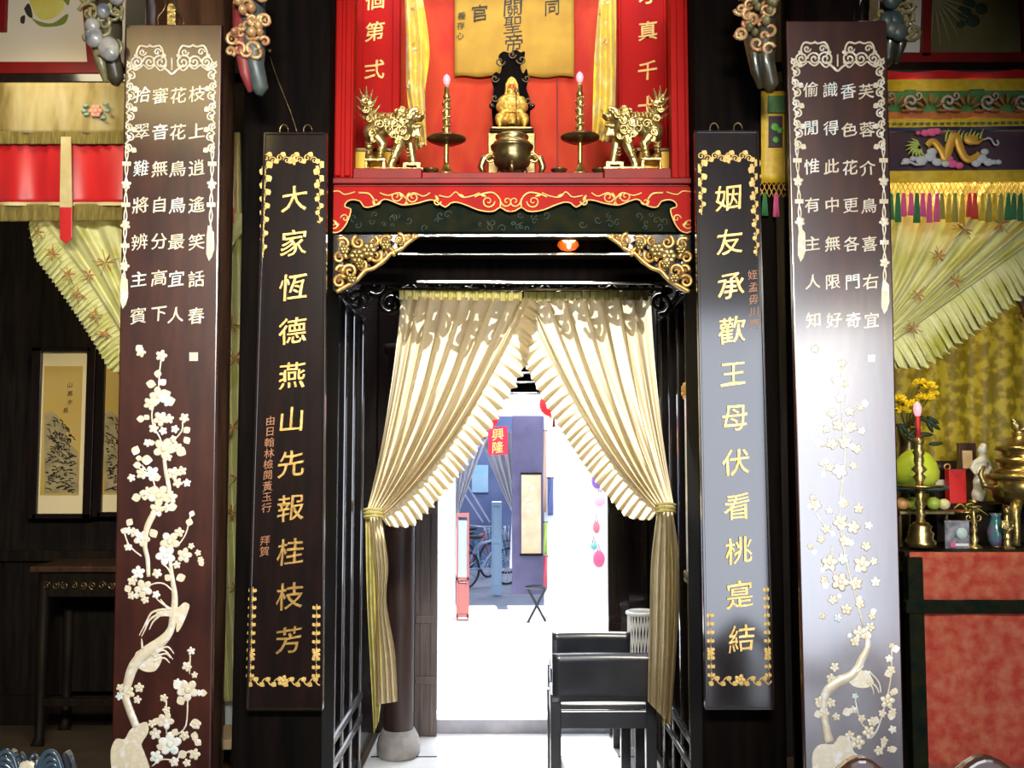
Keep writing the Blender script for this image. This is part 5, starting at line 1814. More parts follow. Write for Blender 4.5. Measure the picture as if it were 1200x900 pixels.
# netted fringe and coloured tassels
mb = MB()
for i in range(70):
    x = 893 + i * 5.6
    if 921 < x < 985:
        continue
    yt = 3.422 if x < 930 else YR - .004
    if 985 <= x < 991:
        obj('net_fringe', mb, OT, vr)
        mb = MB()
    for sg in (1, -1):
        mb.tube([P(x, 213, yt), P(x + sg * 2.8, 219, yt), P(x, 225, yt), P(x + sg * 2.8, 231, yt)], .0016, 5)
obj('net_fringe', mb, OT, vr)
cols = [(mat('green tassel silk', (.03, .17, .06), .6), 0), (PT, 1), (SILKY, 2), (mat('olive tassel silk', (.32, .28, .05), .6), 3), (mat('scarlet tassel silk', (.58, .05, .03), .6), 4)]
seq = [0, 0, 1, 1, 0, 1, 1, 1, 3, 2, 3, 2, 4, 4, 2, 3, 2, 3, 0, 0, 0, 3, 2, 4, 4, 1, 3, 2]
for i, sidx in enumerate([0, 1] + seq):
    x = (897, 910)[i] if i < 2 else 1044 + (i - 2) * 7.6
    mb = MB()
    x += RND.uniform(-1, 1)
    yt = 3.425 if i < 2 else YR - .006
    e = RND.uniform(252, 262)
    for j in range(7):
        mb.tube([P(x + (j - 3) * .5, 227, yt + .003 * (j % 2)), P(x + (j - 3) * .8, 240, yt - .002 + .004 * (j % 2)), P(x + (j - 3) * 1.1 + RND.uniform(-.6, .6), e, yt)], .0026, 5)
    mb.ell(P(x, 228, yt), .007, .007, .008, 8, 6)
    obj('tassel', mb, cols[sidx][0], vr)

sw2 = swag('pale yellow silk curtain swagged behind the silvery plaque, under the embroidered dragon valance',
           (990, 210), (1320, 208), (1020, 335), (1160, 318), (1005, 395), (1030, 414), [bez((1320, 208), (1160, 318), (1030, 414), i / 8) for i in range(9)], -1, 3.76, 7, 42)
print_flowers(sw2, [(1130, 268, 10), (1172, 262, 10), (1120, 330, 9), (1076, 345, 8), (1100, 300, 8), (1070, 385, 8)], 3.725)
# carved dark hanging piece
ch_ = thing('hanging_carving', 'dark red carved hanging piece against the yellow brocade at the swag edge', 'ornament', P(1190, 372, 4.1))
mb = MB()
q = smooth_line([(1172, 335), (1182, 326), (1196, 318), (1206, 306), (1216, 320), (1216, 352), (1204, 372), (1198, 358), (1188, 346), (1176, 342), (1172, 335)], 4)[:-1]
mb.prism([(P(x, y, 4.1).x, P(x, y, 4.1).z) for x, y in q], (0, 4.1, 0), XV, ZV, NV, -.03, 0)
obj('carved_board', mb, mat('dark red carving', (.055, .010, .010), .45, col2=(.02, .006, .006), scale=18), ch_, bev=.003)
mb = MB().tube([P(1197, 366, 4.09), P(1190, 371, 4.09), P(1198, 377, 4.09)], .004, 6).tube([P(1206, 306, 4.11), P(1206, 200, 4.11), P(1206, 20, 4.11)], .004, 6)
obj('cord', mb, BRONZE, ch_)

# brocade backdrop
BROC = mat('yellow brocade', (.20, .15, .006), .55, col2=(.46, .36, .025), scale=17, kind='noise', contrast=(.44, .58), detail=5, col3=(.30, .22, .012), bump=.25, bscale=30)
bc = thing('brocade_backdrop', 'yellow patterned brocade cloth hanging behind the offerings', 'cloth', P(1160, 650, 4.85))


def fbk(u, v):
    return P(985 + 330 * u, 300 + 370 * v, 4.85 + .015 * sin(2 * pi * 5 * u) + .01 * sin(2 * pi * 11 * u + 1))


obj('cloth', MB().grid(fbk, 80, 30), BROC, bc, solid=.003)
# altar table
YT = 4.02
tR = thing('altar_table', 'altar table with red brocade front and dark green rail, laden with offerings', 'table', (P(1160, 890, YT).x, YT + .3, 0))
zt = P(1100, 647, YT).z
xl = P(1064, 700, YT).x
xr_ = 2.75
obj('top', box1(xl, xr_, YT + .02, YT + .72, zt - .02, zt), DARK, tR, bev=.004)
RBR = mat('red brocade', (.36, .035, .022), .7, spec=.2, col2=(.43, .12, .065), scale=20, stretch=(1, 1, 1), contrast=(.36, .66), detail=9, col3=(.40, .075, .04), bump=.3, bscale=70, sheen=.3)
obj('upper_cloth', MB().grid(lambda u, v: P(1066 + 260 * u, 647 + 58 * v, YT + .006 + .003 * sin(25 * u)), 30, 8), RBR, tR, solid=.004)
obj('rail', MB().pbox(1062, 704, 1330, 719, YT - .02, .04), GREENB, tR, bev=.004)
fc_ = obj('front_cloth', MB().grid(lambda u, v: P(1071 + 7 * v + 252 * u, 718 + 182 * v, YT + .012 + .006 * sin(18 * u + 2 * v)), 40, 20), RBR, tR, solid=.004)
for x in (xl, xr_ - .08):
    for y in (YT + .0, YT + .62):
        obj('leg', box1(x, x + .062, y - .01, y + .05, 0, zt - .02), GREENB, tR, bev=.005)

# offerings on the altar table
G_OFF = 'offerings on the red brocade altar'


def brass_candle(label, px, top, bot, Y0, w_, bulb):
    k = Y0 / FPX
    c0 = Vector((P(px, bot, Y0).x, Y0, zt))
    root = thing('candlestick', label, 'candlestick', c0)
    S = (P(px, top, Y0).z - zt) / (bot - top)

    def L(pr):
        return [(r * k * w_, (bot - y) * S) for r, y in pr]
    obj('foot', MB().lathe(c0, L([(16, 642), (16.5, 636), (13, 632), (14.5, 626), (11, 622), (12.5, 618), (8, 613)]), 28), BRASS, root)
    obj('stem', MB().lathe(c0, L([(6, 613), (4, 608), (6, 604), (3.6, 598), (6.6, 592), (4, 586), (6, 578), (5, 574)]), 24), PALEBRASS, root)
    obj('drip_dish', MB().lathe(c0, L([(5, 575), (16, 574), (26, 572), (27, 569.5), (24, 571), (6, 571)]), 32), BRASS, root)
    obj('upper_stem', MB().lathe(c0, L([(5, 571), (4, 566), (7.5, 560), (4, 556), (9, 551), (4.6, 546), (6, 541), (5, 535), (7, 531), (4.6, 526), (6, 520), (7, 517), (6, 514)]), 24), PALEBRASS, root)
    if bulb:
        obj('candle', MB().lathe(c0, L([(3, 514), (2.8, 488)]), 14), mat('red candle wax', (.45, .02, .02), .5), root)
        obj('bulb', MB().lathe(c0, L([(2.5, 488), (4, 484), (4.6, 479), (3.4, 474), (.8, 471)]), 16), PINK, root)


brass_candle('tall turned brass candlestick with a red candle in front of the green pomelo', 1080, 471, 645, 4.13, 1.0, True)
# pomelo
c0 = P(1076, 571, 4.36)
rp = .118
pm = thing('pomelo', 'large yellow green pomelo behind the tall brass candlestick', 'fruit', (c0.x, 4.38, c0.z))
k = 4.38 / FPX
obj('fruit', MB().lathe((c0.x, 4.38, c0.z), [(.03, .002), (.068, .006), (.095, .035), (.098, .07), (.086, .11), (.06, .145), (.03, .165), (.008, .168)], 32), mat('pomelo rind', (.42, .54, .03), .45, col2=(.52, .60, .05), scale=8, bump=.15, bscale=140), pm)
obj('stalk', MB().tube([(c0.x, 4.38, c0.z + .164), (c0.x + .004, 4.38, c0.z + .185)], .006, 8), LEAFPRINT, pm)
# tray stand under the pomelo
ts = thing('fruit_stand', 'dark footed stand carrying the pomelo', 'stand', (c0.x, 4.38, zt))
obj('dish', MB().lathe((c0.x, 4.38, zt), [(.03, c0.z - zt - .03), (.12, c0.z - zt - .012), (.14, c0.z - zt + .004), (.135, c0.z - zt + .006), (.10, c0.z - zt - .002), (.02, c0.z - zt)], 32), mat('teal glazed dish', (.03, .14, .17), .2, coat=.5), ts)
obj('pedestal', MB().lathe((c0.x, 4.38, zt), [(.055, 0), (.055, .012), (.04, .04), (.03, .10), (.03, c0.z - zt - .03)], 28), BLACK, ts)
for i, (px, py, r, cc) in enumerate(((1056, 586, .028, (.55, .30, .10)), (1068, 584, .030, (.38, .48, .05)), (1092, 584, .030, (.30, .42, .06)), (1104, 581, .026, (.62, .56, .30)))):
    q = P(px, py, 4.26)
    mb = MB().ell((q.x, 4.245, zt + .155 + r), r, r, r * .92, 20, 12)
    f_ = tag(obj('small_fruit', mb, mat('small fruit %d' % i, cc, .45, bump=.1, bscale=80)), ('orange small fruit at the edge of the silvery plaque', 'yellow green small fruit next to the orange small fruit', 'darker green small fruit next to the pale cream small fruit', 'pale cream small fruit on the low stand')[i], 'fruit', 'small fruits on the low stand')
ls = thing('low_stand', 'low dark stand carrying small fruits behind the candlestick', 'stand', (P(1080, 640, 4.26).x, 4.26, zt))
a, b = P(1048, 600, 4.26), P(1112, 600, 4.26)
obj('shelf', box1(a.x, b.x, 4.20, 4.295, zt + .14, zt + .155), BRONZE, ls, bev=.003)
for x in (a.x + .012, b.x - .024):
    obj('leg', box1(x, x + .012, 4.24, 4.26, zt, zt + .14), BRONZE, ls, bev=.002)
# flowers
vb = P(1075, 500, 4.52)
vz = thing('flower_vase', 'dark vase of yellow chrysanthemums behind the tall candlestick', 'vase', (vb.x, 4.64, zt))
obj('vase', MB().lathe((vb.x, 4.64, zt), [(.05, 0), (.06, .03), (.04, .10), (.05, .3), (.035, .44), (.045, .52)], 24), BRONZE, vz)
YEL = mat('chrysanthemum yellow', (.90, .72, .02), .6, col2=(.85, .58, .01), scale=50)
r_ = random.Random(4)
for x, y, r in ((1052, 470, 12), (1065, 477, 14), (1084, 467, 12), (1088, 454, 11), (1078, 449, 9), (1057, 482, 11), (1093, 462, 8)):
    mb = MB()
    c_ = P(x, y, 4.42)
    kk = r * 4.42 / FPX
    for j in range(46):
        an, el = r_.uniform(0, 2 * pi), r_.uniform(-.2, 1.3)
        d = Vector((cos(an) * cos(el), sin(an) * cos(el), sin(el) * .55))
        sd = d.orthogonal().normalized()
        mb.ell(c_ + d * kk * .6, kk * .48, kk * .22, kk * .09, 6, 4, ax=(d.normalized(), sd, d.cross(sd).normalized()))
    fl = obj('flower', mb, YEL, vz)
    obj('stem', MB().tube([c_, c_.lerp(Vector((vb.x, 4.64, zt + .52)), .6) + Vector((0, .01, 0)), Vector((vb.x, 4.64, zt + .5))], .004, 6), LEAFPRINT, vz)
mb = MB()
for i in range(16):
    x, y = r_.uniform(1056, 1100), r_.uniform(490, 520)
    an = r_.uniform(0, 6)
    c_ = P(x, y, 4.5)
    mb.ell(c_, .034, .012, .010, 8, 5, ax=(XV * cos(an) + ZV * sin(an), NV, -XV * sin(an) + ZV * cos(an)))
obj('leaves', mb, mat('dark flower leaf', (.025, .045, .015), .6), vz)


def box_thing(name, label, cat, x0, y0, x1, y1, Y0, d, m_, front=None, fm=None, ground=None):
    a, b = P(x0, y0, Y0), P(x1, y1, Y0)
    zb = ground if ground is not None else b.z
    root = thing(name, label, cat, ((a.x + b.x) / 2, Y0 + d / 2, zb))
    obj('case', MB().box(a.x, b.x, Y0, Y0 + d, zb, a.z), m_, root, bev=.002)
    if front:
        e = .008
        obj(front, MB().box(a.x + e, b.x - e, Y0 - .003, Y0 + .002, zb + e, a.z - e), fm or m_, root)
    return root


# back tier of the altar
t2 = thing('altar_step', 'dark raised step at the rear of the laden altar table', 'step', (2.0, 4.62, zt))
zs2 = P(1130, 590, 4.52).z
obj('board', box1(P(1090, 600, 4.52).x, 2.75, 4.46, 4.74, zs2 - .03, zs2), DARK, t2, bev=.003)
obj('riser', box1(P(1090, 600, 4.52).x + .02, 2.73, 4.50, 4.72, zt, zs2 - .03), DARK, t2)
b1 = box_thing('black_case', 'black case with a round gold emblem behind the red packet', 'case', 1094, 540, 1123, 590, 4.60, .06, BLACK, ground=zs2)
obj('emblem', MB().tube([P(1110 + 3.4 * cos(t * pi / 8), 547 + 3.4 * sin(t * pi / 8), 4.598) for t in range(17)], .004, 6), GILT, b1)
obj('pale_label', MB().pbox(1096, 562, 1110, 572, 4.592, .008), mat('cream label', (.6, .55, .42), .7), b1)
b2 = box_thing('red_packet', 'bright red paper packet standing in front of the black case', 'packet', 1112, 550, 1133, 590, 4.52, .05, mat('bright red paper', (.62, .01, .008), .5), ground=zs2)
obj('fold', MB().pprism([(1112, 550), (1133, 550), (1122.5, 560)], 4.518, .003), mat('dark red paper fold', (.45, .008, .008), .5), b2)
b3 = box_thing('framed_photo', 'small dark framed portrait with a warm toned print beside the white figurine', 'photo', 1124, 519, 1146, 590, 4.66, .03, BROWN, ground=zs2)
obj('print', MB().pbox(1128, 528, 1140, 549, 4.652, .008), mat('faded photo print', (.62, .42, .24), .5, col2=(.80, .62, .40), scale=14), b3)
b4 = box_thing('photo_card', 'small card with a pale round picture at the altar front', 'card', 1107, 610, 1137, 643, 4.16, .01, mat('printed dark card', (.05, .05, .07), .4, col2=(.30, .30, .34), scale=26), ground=zt)
obj('round_picture', MB().lathe((0, 0, 0), [(.024, 0), (.023, .003), (.001, .004)], 24, M=Matrix.Translation(P(1127, 625, 4.158)) @ Matrix.Rotation(pi / 2, 4, 'X')), mat('pale blue print', (.35, .52, .58), .5, col2=(.6, .7, .62), scale=20), b4)
obj('pink_caption', MB().pbox(1114, 636, 1120, 641, 4.156, .004), PT, b4)
obj('white_caption', MB().pbox(1120, 637, 1135, 640, 4.156, .004), mat('white print', (.7, .7, .7), .6), b4)
# white figurine
fg = P(1150, 570, 4.50)
fw = thing('white_figurine', 'white porcelain figurine beside the framed portrait', 'figurine', (fg.x, 4.54, zs2))
k = 4.54 / FPX


def qf(x, y, d=0):
    return P(x, y, 4.54 + d)


mb = MB()
for x, y, rx, rz in ((1151, 528, 5.5, 6.5), (1152, 523, 4, 4), (1150, 541, 9, 5), (1149, 550, 7.5, 9), (1147, 566, 7, 9), (1147, 580, 9, 9)):
    mb.ell(qf(x, y), rx * k, 6 * k, rz * k, 14, 8)
mb.tube([qf(1151, 532), qf(1152, 540), qf(1148, 552), qf(1146, 566), qf(1146, 588)], [4 * k, 5 * k, 6 * k, 5 * k, 7 * k], 10)
mb.tube([qf(1157, 541), qf(1161, 549), qf(1157, 556, -.03)], [3.4 * k, 2.8 * k, 2 * k], 8)
mb.tube([qf(1143, 541), qf(1139, 549), qf(1144, 556, -.03)], [3.4 * k, 2.8 * k, 2 * k], 8)
obj('body', mb, mat('white porcelain', (.80, .82, .84), .25, coat=.5), fw, remesh=.005)
obj('base', MB().lathe((fg.x - .016, 4.54, zs2), [(.03, 0), (.03, .012), (.02, .016)], 20), BRASS, fw)
# large brass tripod burner with lid
tb0 = P(1196, 640, 4.29)
tr_ = thing('tripod_burner', 'large shining brass tripod burner with tiered lid, cut by the picture edge', 'incense burner', (tb0.x, 4.29, zt))
k = 4.29 / FPX
HZ = lambda y: P(1196, y, 4.29).z - zt
mc = (tb0.x + .02, 4.29, zt)
obj('bowl', MB().lathe(mc, [(.05, HZ(594)), (.11, HZ(588)), (.135, HZ(574)), (.13, HZ(564)), (.118, HZ(560))], 40), BRASS, tr_)
obj('rim', MB().lathe(mc, [(.118, HZ(562)), (.15, HZ(560)), (.152, HZ(556)), (.12, HZ(555))], 40), PALEBRASS, tr_)
pr = []
for i, (y, r) in enumerate(((555, .115), (551, .12), (549, .09), (543, .095), (541, .115), (538, .115), (536, .08), (530, .085), (527, .11), (523, .105), (521, .06), (514, .05), (511, .035), (507, .04), (504, .02))):
    pr.append((r, HZ(y)))
obj('lid', MB().lathe(mc, pr, 40), BRASS, tr_)
mb = MB().ell(Vector(mc) + Vector((-.02, 0, HZ(499))), .024, .02, .024, 14, 8).ell(Vector(mc) + Vector((-.03, 0, HZ(493))), .014, .014, .012, 12, 8)
mb.tube([Vector(mc) + Vector((0, 0, HZ(506))), Vector(mc) + Vector((.02, 0, HZ(500))), Vector(mc) + Vector((.03, 0, HZ(492)))], [.014, .012, .004], 8)
obj('lion_knob', mb, PALEBRASS, tr_, remesh=.004)
for an in (pi * .55, pi * 1.25, pi * 1.9):
    d = Vector((cos(an), sin(an), 0))
    c_ = Vector(mc)
    obj('leg', MB().tube([c_ + d * .09 + Vector((0, 0, HZ(588))), c_ + d * .115 + Vector((0, 0, HZ(600))), c_ + d * .10 + Vector((0, 0, HZ(622))), c_ + d * .12 + Vector((0, 0, .008))], [.026, .022, .014, .02], 10), PALEBRASS, tr_)
for sg in (1, -1):
    c_ = Vector(mc)
    obj('handle', MB().tube([c_ + Vector((sg * .12, 0, HZ(572))), c_ + Vector((sg * .17, 0, HZ(568))), c_ + Vector((sg * .185, 0, HZ(556))), c_ + Vector((sg * .165, 0, HZ(546)))], [.012, .013, .012, .008], 8), PALEBRASS, tr_)
# small brass candlestick with curls, blue green vase, brass figure
c0 = Vector((P(1142, 640, 4.17).x, 4.17, zt))
sc_ = thing('small_candlestick', 'slim curly brass candlestick to the side of the photo card', 'candlestick', c0)
k = 4.17 / FPX
obj('stem', MB().lathe(c0, [(9 * k, 0), (8 * k, .008), (3 * k, .02), (5 * k, .04), (2 * k, .06), (4.5 * k, .08), (2 * k, .10), (4 * k, .115), (2 * k, .14), (3 * k, .17)], 18), PALEBRASS, sc_)
for sg in (1, -1):
    obj('curl', MB().tube([c0 + Vector((sg * x, 0, z)) for x, z in spiral(.02, .13, .018, pi, 1.2, 14)], .003, 6), PALEBRASS, sc_)
obj('dish', MB().lathe(c0, [(2 * k, .168), (9 * k, .172), (9.5 * k, .178), (3 * k, .176)], 20), BRASS, sc_)
c0 = Vector((P(1168, 640, 4.22).x, 4.22, zt))
v2 = thing('glazed_vase', 'small blue green glazed vase by the tripod burner', 'vase', c0)
obj('body', MB().lathe(c0, [(.022, 0), (.034, .03), (.036, .07), (.022, .11), (.018, .13), (.025, .145), (.018, .143)], 24), mat('blue green glaze', (.04, .20, .24), .2, col2=(.22, .10, .30), scale=12, coat=.6), v2)
obj('foot_ring', MB().lathe(c0, [(.027, 0), (.027, .006), (.022, .008)], 20), BRONZE, v2)
c0 = Vector((P(1181, 640, 4.14).x, 4.14, zt))
sf = thing('brass_figure', 'small brass figure standing before the legs of the tripod burner', 'figurine', c0)
mb = MB()
for z, r in ((.02, .018), (.05, .016), (.08, .017), (.10, .019), (.125, .012)):
    mb.ell(c0 + Vector((0, 0, z)), r, r * .8, .024, 12, 8)
mb.ell(c0 + Vector((0, -.002, .158)), .013, .013, .016, 12, 8)
for sg in (1, -1):
    mb.tube([c0 + Vector((sg * .016, 0, .118)), c0 + Vector((sg * .024, -.006, .09)), c0 + Vector((sg * .008, -.02, .082))], [.007, .006, .004], 8)
obj('body', mb, PALEBRASS, sf, remesh=.003)
obj('plinth', MB().box(c0.x - .022, c0.x + .022, c0.y - .02, c0.y + .02, zt, zt + .012), BRASS, sf, bev=.002)
# leafy sprig dish
c0 = Vector((P(1128, 604, 4.34).x, 4.34, zt))
dg_ = thing('offering_dish', 'footed dish with curved green leaves between red packet and photo card', 'dish', c0)
obj('dish', MB().lathe(c0, [(.03, 0), (.03, .01), (.012, .03), (.012, .11), (.06, .135), (.075, .15), (.07, .15), (.02, .135)], 28), BRASS, dg_)
for pts in (((0, .145), (.03, .165), (.09, .13)), ((0, .145), (-.03, .18), (-.06, .16)), ((.01, .145), (.03, .12), (.035, .06)), ((-.01, .145), (.0, .18), (.03, .18))):
    q = smooth_line([(c0.x + x, 4.34 - .05, zt + z) for x, z in pts], 5)
    obj('leaf', MB().tube(q, [.010 * sin(pi * (i + .6) / (len(q) + .2)) + .001 for i in range(len(q))], 8, flat=.3), mat('yellow green leaf', (.36, .38, .05), .55), dg_)

# ================================================================== COURTYARD AND HOUSE ACROSS IT
# red sign
SY = 9.10
sg_ = thing('paper_sign', 'red sign with two gold characters hung at the door of the house across the courtyard', 'sign', P(583, 533, SY))
obj('board', MB().pbox(572, 500, 595, 533, SY, .015), mat('red sign paper', (.62, .015, .05), .6), sg_)
for ch, y in (('興', 509), ('隆', 524)):
    mb = MB()
    lettering(mb, ch, P(583.5, y, SY), XV, ZV, NV, 14.5 / FPX * SY, .003, .004)
    obj('character', mb, mat('bright gold lettering', (.80, .62, .18), .5), sg_)
# lanterns
for i, (x, y, lab) in enumerate(((568, 488, 'red paper lantern nearer the red sign with gold characters'), (649, 474, 'red paper lantern on the side away from the red sign'))):
    LY = 8.7
    c0 = P(x, y, LY)
    lt = thing('red_lantern', lab, 'lantern', c0, 'red paper lanterns over the courtyard')
    pr = [(.04, -.105)] + [((.125 + .006 * (j % 2)) * sqrt(max(0.02, 1 - ((j - 7) / 8.0) ** 2)), -.1 + .2 * j / 14) for j in range(15)] + [(.04, .105)]
    obj('shade', MB().lathe(c0, pr, 28), mat('red lantern paper', (.75, .02, .03), .6, translucent=.4, tcol=(.9, .04, .05)), lt)
    obj('cap', MB().lathe(c0, [(.045, .10), (.045, .12)], 18).lathe(c0, [(.045, -.12), (.045, -.10)], 18), GILT, lt)
    obj('cord', MB().tube([c0 + Vector((0, 0, .12)), Vector((c0.x, LY, 2.62))], .004, 6), INK, lt)
    obj('tassel', MB().tube([c0 + Vector((0, 0, -.12)), c0 + Vector((0, 0, -.2))], [.006, .014], 8), DEEPRED, lt)
struct('beam_lantern', box1(-1.1, 1.1, 8.66, 8.74, 2.62, 2.70), WHITEPAINT)
# house curtain pair
for sg, T0, T1, C, B0, B1, lab in ((1, (538, 506), (574, 506), (552, 560), (530, 600), (536, 606), 'thin grey curtain of the far house door, on the side of the red cabinet'),
                                   (-1, (606, 506), (560, 506), (580, 560), (606, 592), (600, 600), 'thin grey curtain of the far house door, by the violet post')):
    HY = 9.36 if sg > 0 else 9.42
    f_ = strand_cloth(lambda u: lerp2(T0, T1, u), lambda u: lerp2(((T0[0] + B0[0]) / 2, 555), C, u), lambda u: lerp2(B0, B1, u), 5, .02, HY, nu=60, nv=20)
    rt = thing('house_curtain', lab, 'curtain', P(B1[0], B1[1], 9.36), 'curtains of the far house door')
    obj('drape', f_, mat('grey white house curtain', (.46, .46, .52), .8, translucent=.3), rt)
    obj('tail', MB().grid(lambda u, v: P(B0[0] + (B1[0] - B0[0]) * u + 3 * v * sg * u, B0[1] + 4 + 70 * v, 9.36 + .01 * sin(7 * u)), 12, 12), MATS['grey white house curtain'], rt)
# red cabinet at the door
rc = P(541, 715, 9.0)
cab = thing('display_cabinet', 'narrow reddish glass cabinet at the far house door', 'cabinet', (rc.x, 9.08, 0))
a, b = P(535, 606, 9.0), P(549, 715, 9.0)
PKW = mat('pinkish red wood', (.50, .16, .14), .5)
for x in (a.x, b.x - .015):
    for y in (9.0, 9.13):
        obj('post', box1(x, x + .015, y, y + .015, 0, a.z), PKW, cab)
for z in (.0, .33, a.z - .03):
    obj('shelf', box1(a.x, b.x, 9.0, 9.145, z + .03, z + .06 if z else .06), PKW, cab)
obj('base_box', box1(a.x + .004, b.x - .004, 9.005, 9.14, .06, .33), PKW, cab, bev=.004)
obj('glass', box1(a.x + .012, b.x - .012, 9.01, 9.015, .39, a.z - .03), mat('pale cabinet glass', (.5, .62, .62), .1, coat=.5), cab)
# open blue door leaf inside the far house
dl = thing('blue_door', 'pale blue panelled door leaf standing open inside the far house', 'door', P(583, 680, 10.6))
a, b = P(576, 588, 10.6), P(588, 678, 10.6)
BLU = mat('pale blue door paint', (.28, .44, .62), .5)
dl.location.z = 0
obj('leaf', box1(a.x, b.x, 10.6, 10.64, 0.0, a.z), BLU, dl, bev=.004)
for z0, z1 in ((.1, .55), (.62, 1.0)):
    obj('raised_panel', box1(a.x + .02, b.x - .02, 10.59, 10.6, z0, min(z1, a.z - .05)), BLU, dl, bev=.006)
# poster
ps = tag(obj('poster', MB().pbox(553, 545, 572, 577, 13.18, .02), mat('light blue poster', (.30, .55, .72), .6, col2=(.45, .62, .74), scale=5)), 'light blue poster inside the far house, seen through its door', 'poster')
for i, (p0, p1) in enumerate((((546, 566), (574, 612)), ((540, 572), (566, 612)))):
    tag(obj('hanging_pole', MB().bar(P(*p0, 12.0), P(*p1, 12.0), .02), mat('pale painted pole', (.55, .55, .70), .5)), ('upper pale slanting pole inside the far house, passing in front of the poster', 'lower pale slanting pole inside the far house')[i], 'pole', 'slanting poles inside the far house')


def bicycle(label, px, py, Y0, colr, ang):
    c0 = P(px, py, Y0)
    M = Matrix.Translation((c0.x, Y0, 0)) @ Matrix.Rotation(ang, 4, 'Z')
    root = thing('bicycle', label, 'bicycle', basis=M, group='bicycles inside the far house')

    def W(x, y, z):
        return M @ Vector((x * .62, y * .62, z * .62))
    tyre, spk = mat('bicycle tyre', (.03, .03, .04), .6), mat('bright spokes', (.75, .80, .85), .3, metal=.6)
    frm = mat('bicycle paint ' + label[:4], colr, .35, coat=.4)
    for x in (-.5, .5):
        r = .33
        wh = obj('wheel', MB().tube([W(x + r * cos(t * pi / 12), 0, .34 + r * sin(t * pi / 12)) for t in range(25)], .014, 6), tyre, root)
        m_ = MB()
        for t in range(12):
            m_.tube([W(x, 0, .34), W(x + r * cos(t * pi / 6), 0, .34 + r * sin(t * pi / 6))], .003, 4)
        obj('spokes', m_, spk, wh)
    m_ = MB()
    for p0, p1 in (((-.5, 0, .34), (-.15, 0, .34)), ((-.15, 0, .34), (-.25, 0, .85)), ((-.5, 0, .34), (-.22, 0, .78)), ((-.15, 0, .34), (.34, 0, .82)), ((-.22, 0, .78), (.32, 0, .86)), ((.32, 0, .92), (.5, 0, .34))):
        m_.tube([W(*p0), W(*p1)], .014, 6)
    obj('frame', m_, frm, root)
    obj('handlebar', MB().tube([W(.22, -.26, 1.02), W(.34, -.12, 1.0), W(.34, .12, 1.0), W(.22, .26, 1.02)], .010, 6).tube([W(.33, 0, .88), W(.34, 0, 1.0)], .010, 6), spk, root)
    obj('saddle', MB().ell(W(-.26, 0, .92), .09, .05, .025, 12, 8), tyre, root)
    bk_ = MB()
    c_ = W(.58, 0, .86)
    for t in range(10):
        bk_.tube([c_ + Vector((.09 * cos(t * .63), .08 * sin(t * .63), .06)), c_ + Vector((.06 * cos(t * .63), .05 * sin(t * .63), -.07))], .004, 4)
    obj('basket', bk_, spk, root)


bicycle('pink bicycle inside the far house near the red cabinet', 556, 660, 11.9, (.55, .20, .26), 1.0)
bicycle('white and blue bicycle inside the far house, close to the blue door', 570, 660, 11.3, (.30, .55, .72), .7)
bicycle('dark teal bicycle behind the two others inside the far house', 566, 650, 12.5, (.05, .20, .24), .2)
# patterned scroll on the post, with colourful strips
sp = thing('hanging_scroll', 'beige hanging scroll with pale figures on the violet post', 'scroll', P(622, 650, 9.08))
obj('cloth', MB().pbox(611, 556, 634, 649, 9.085, .012), mat('beige scroll cloth', (.56, .40, .24), .8, col2=(.66, .52, .34), scale=8), sp)
mb = MB()
for x, y in ((619, 568), (624, 574), (618, 586), (622, 592), (619, 600)):
    mb.ell(P(x, y, 9.083), .022, .006, .022, 10, 6)
obj('pale_figure', mb, mat('cream print', (.78, .68, .45), .8), sp)
obj('roller', MB().tube([P(609, 650, 9.085), P(636, 650, 9.085)], .012, 8).tube([P(610, 555, 9.085), P(635, 555, 9.085)], .010, 8), DARK, sp)
for i, (x, y0, y1, cc, lab) in enumerate(((637, 505, 600, (.62, .40, .30), 'narrow tan hanging strip beside the beige scroll'), (645, 560, 604, (.10, .12, .30), 'narrow navy hanging strip beside the beige scroll, farthest from it'),
                                          (638, 612, 650, (.45, .62, .12), 'narrow lime green hanging strip beside the lower end of the beige scroll'), (638, 652, 690, (.72, .10, .14), 'narrow red hanging strip, lowest beside the beige scroll'))):
    st_ = thing('hanging_strip', lab, 'banner', P(x, y1, 9.18), 'coloured hanging strips beside the scroll')
    obj('cloth', MB().grid(lambda u, v: P(x - 3 + 6 * u, y0 + (y1 - y0) * v, 9.18 + .008 * sin(6 * u + 5 * v)), 8, 10), mat('strip cloth %d' % i, cc, .8), st_, solid=.003)
    obj('rod', MB().tube([P(x - 4, y0, 9.185), P(x + 4, y0, 9.185)], .006, 6), DARK, st_)
# dark stool by the post
so = P(634, 700, 8.95)
stl = thing('small_stool', 'small dark folding stool leaning at the foot of the violet post', 'stool', (so.x - .03, 8.95, 0))
for sg in (1, -1):
    obj('leg', MB().bar((so.x - .12, 8.95 + .03 * sg, .30 if sg > 0 else 0), (so.x + .04, 8.95 + .03 * sg, 0 if sg > 0 else .30), .022), CHAIRW, stl)
obj('seat', MB().ell((so.x - .05, 8.95, .31), .10, .08, .018, 18, 8), CHAIRW, stl)
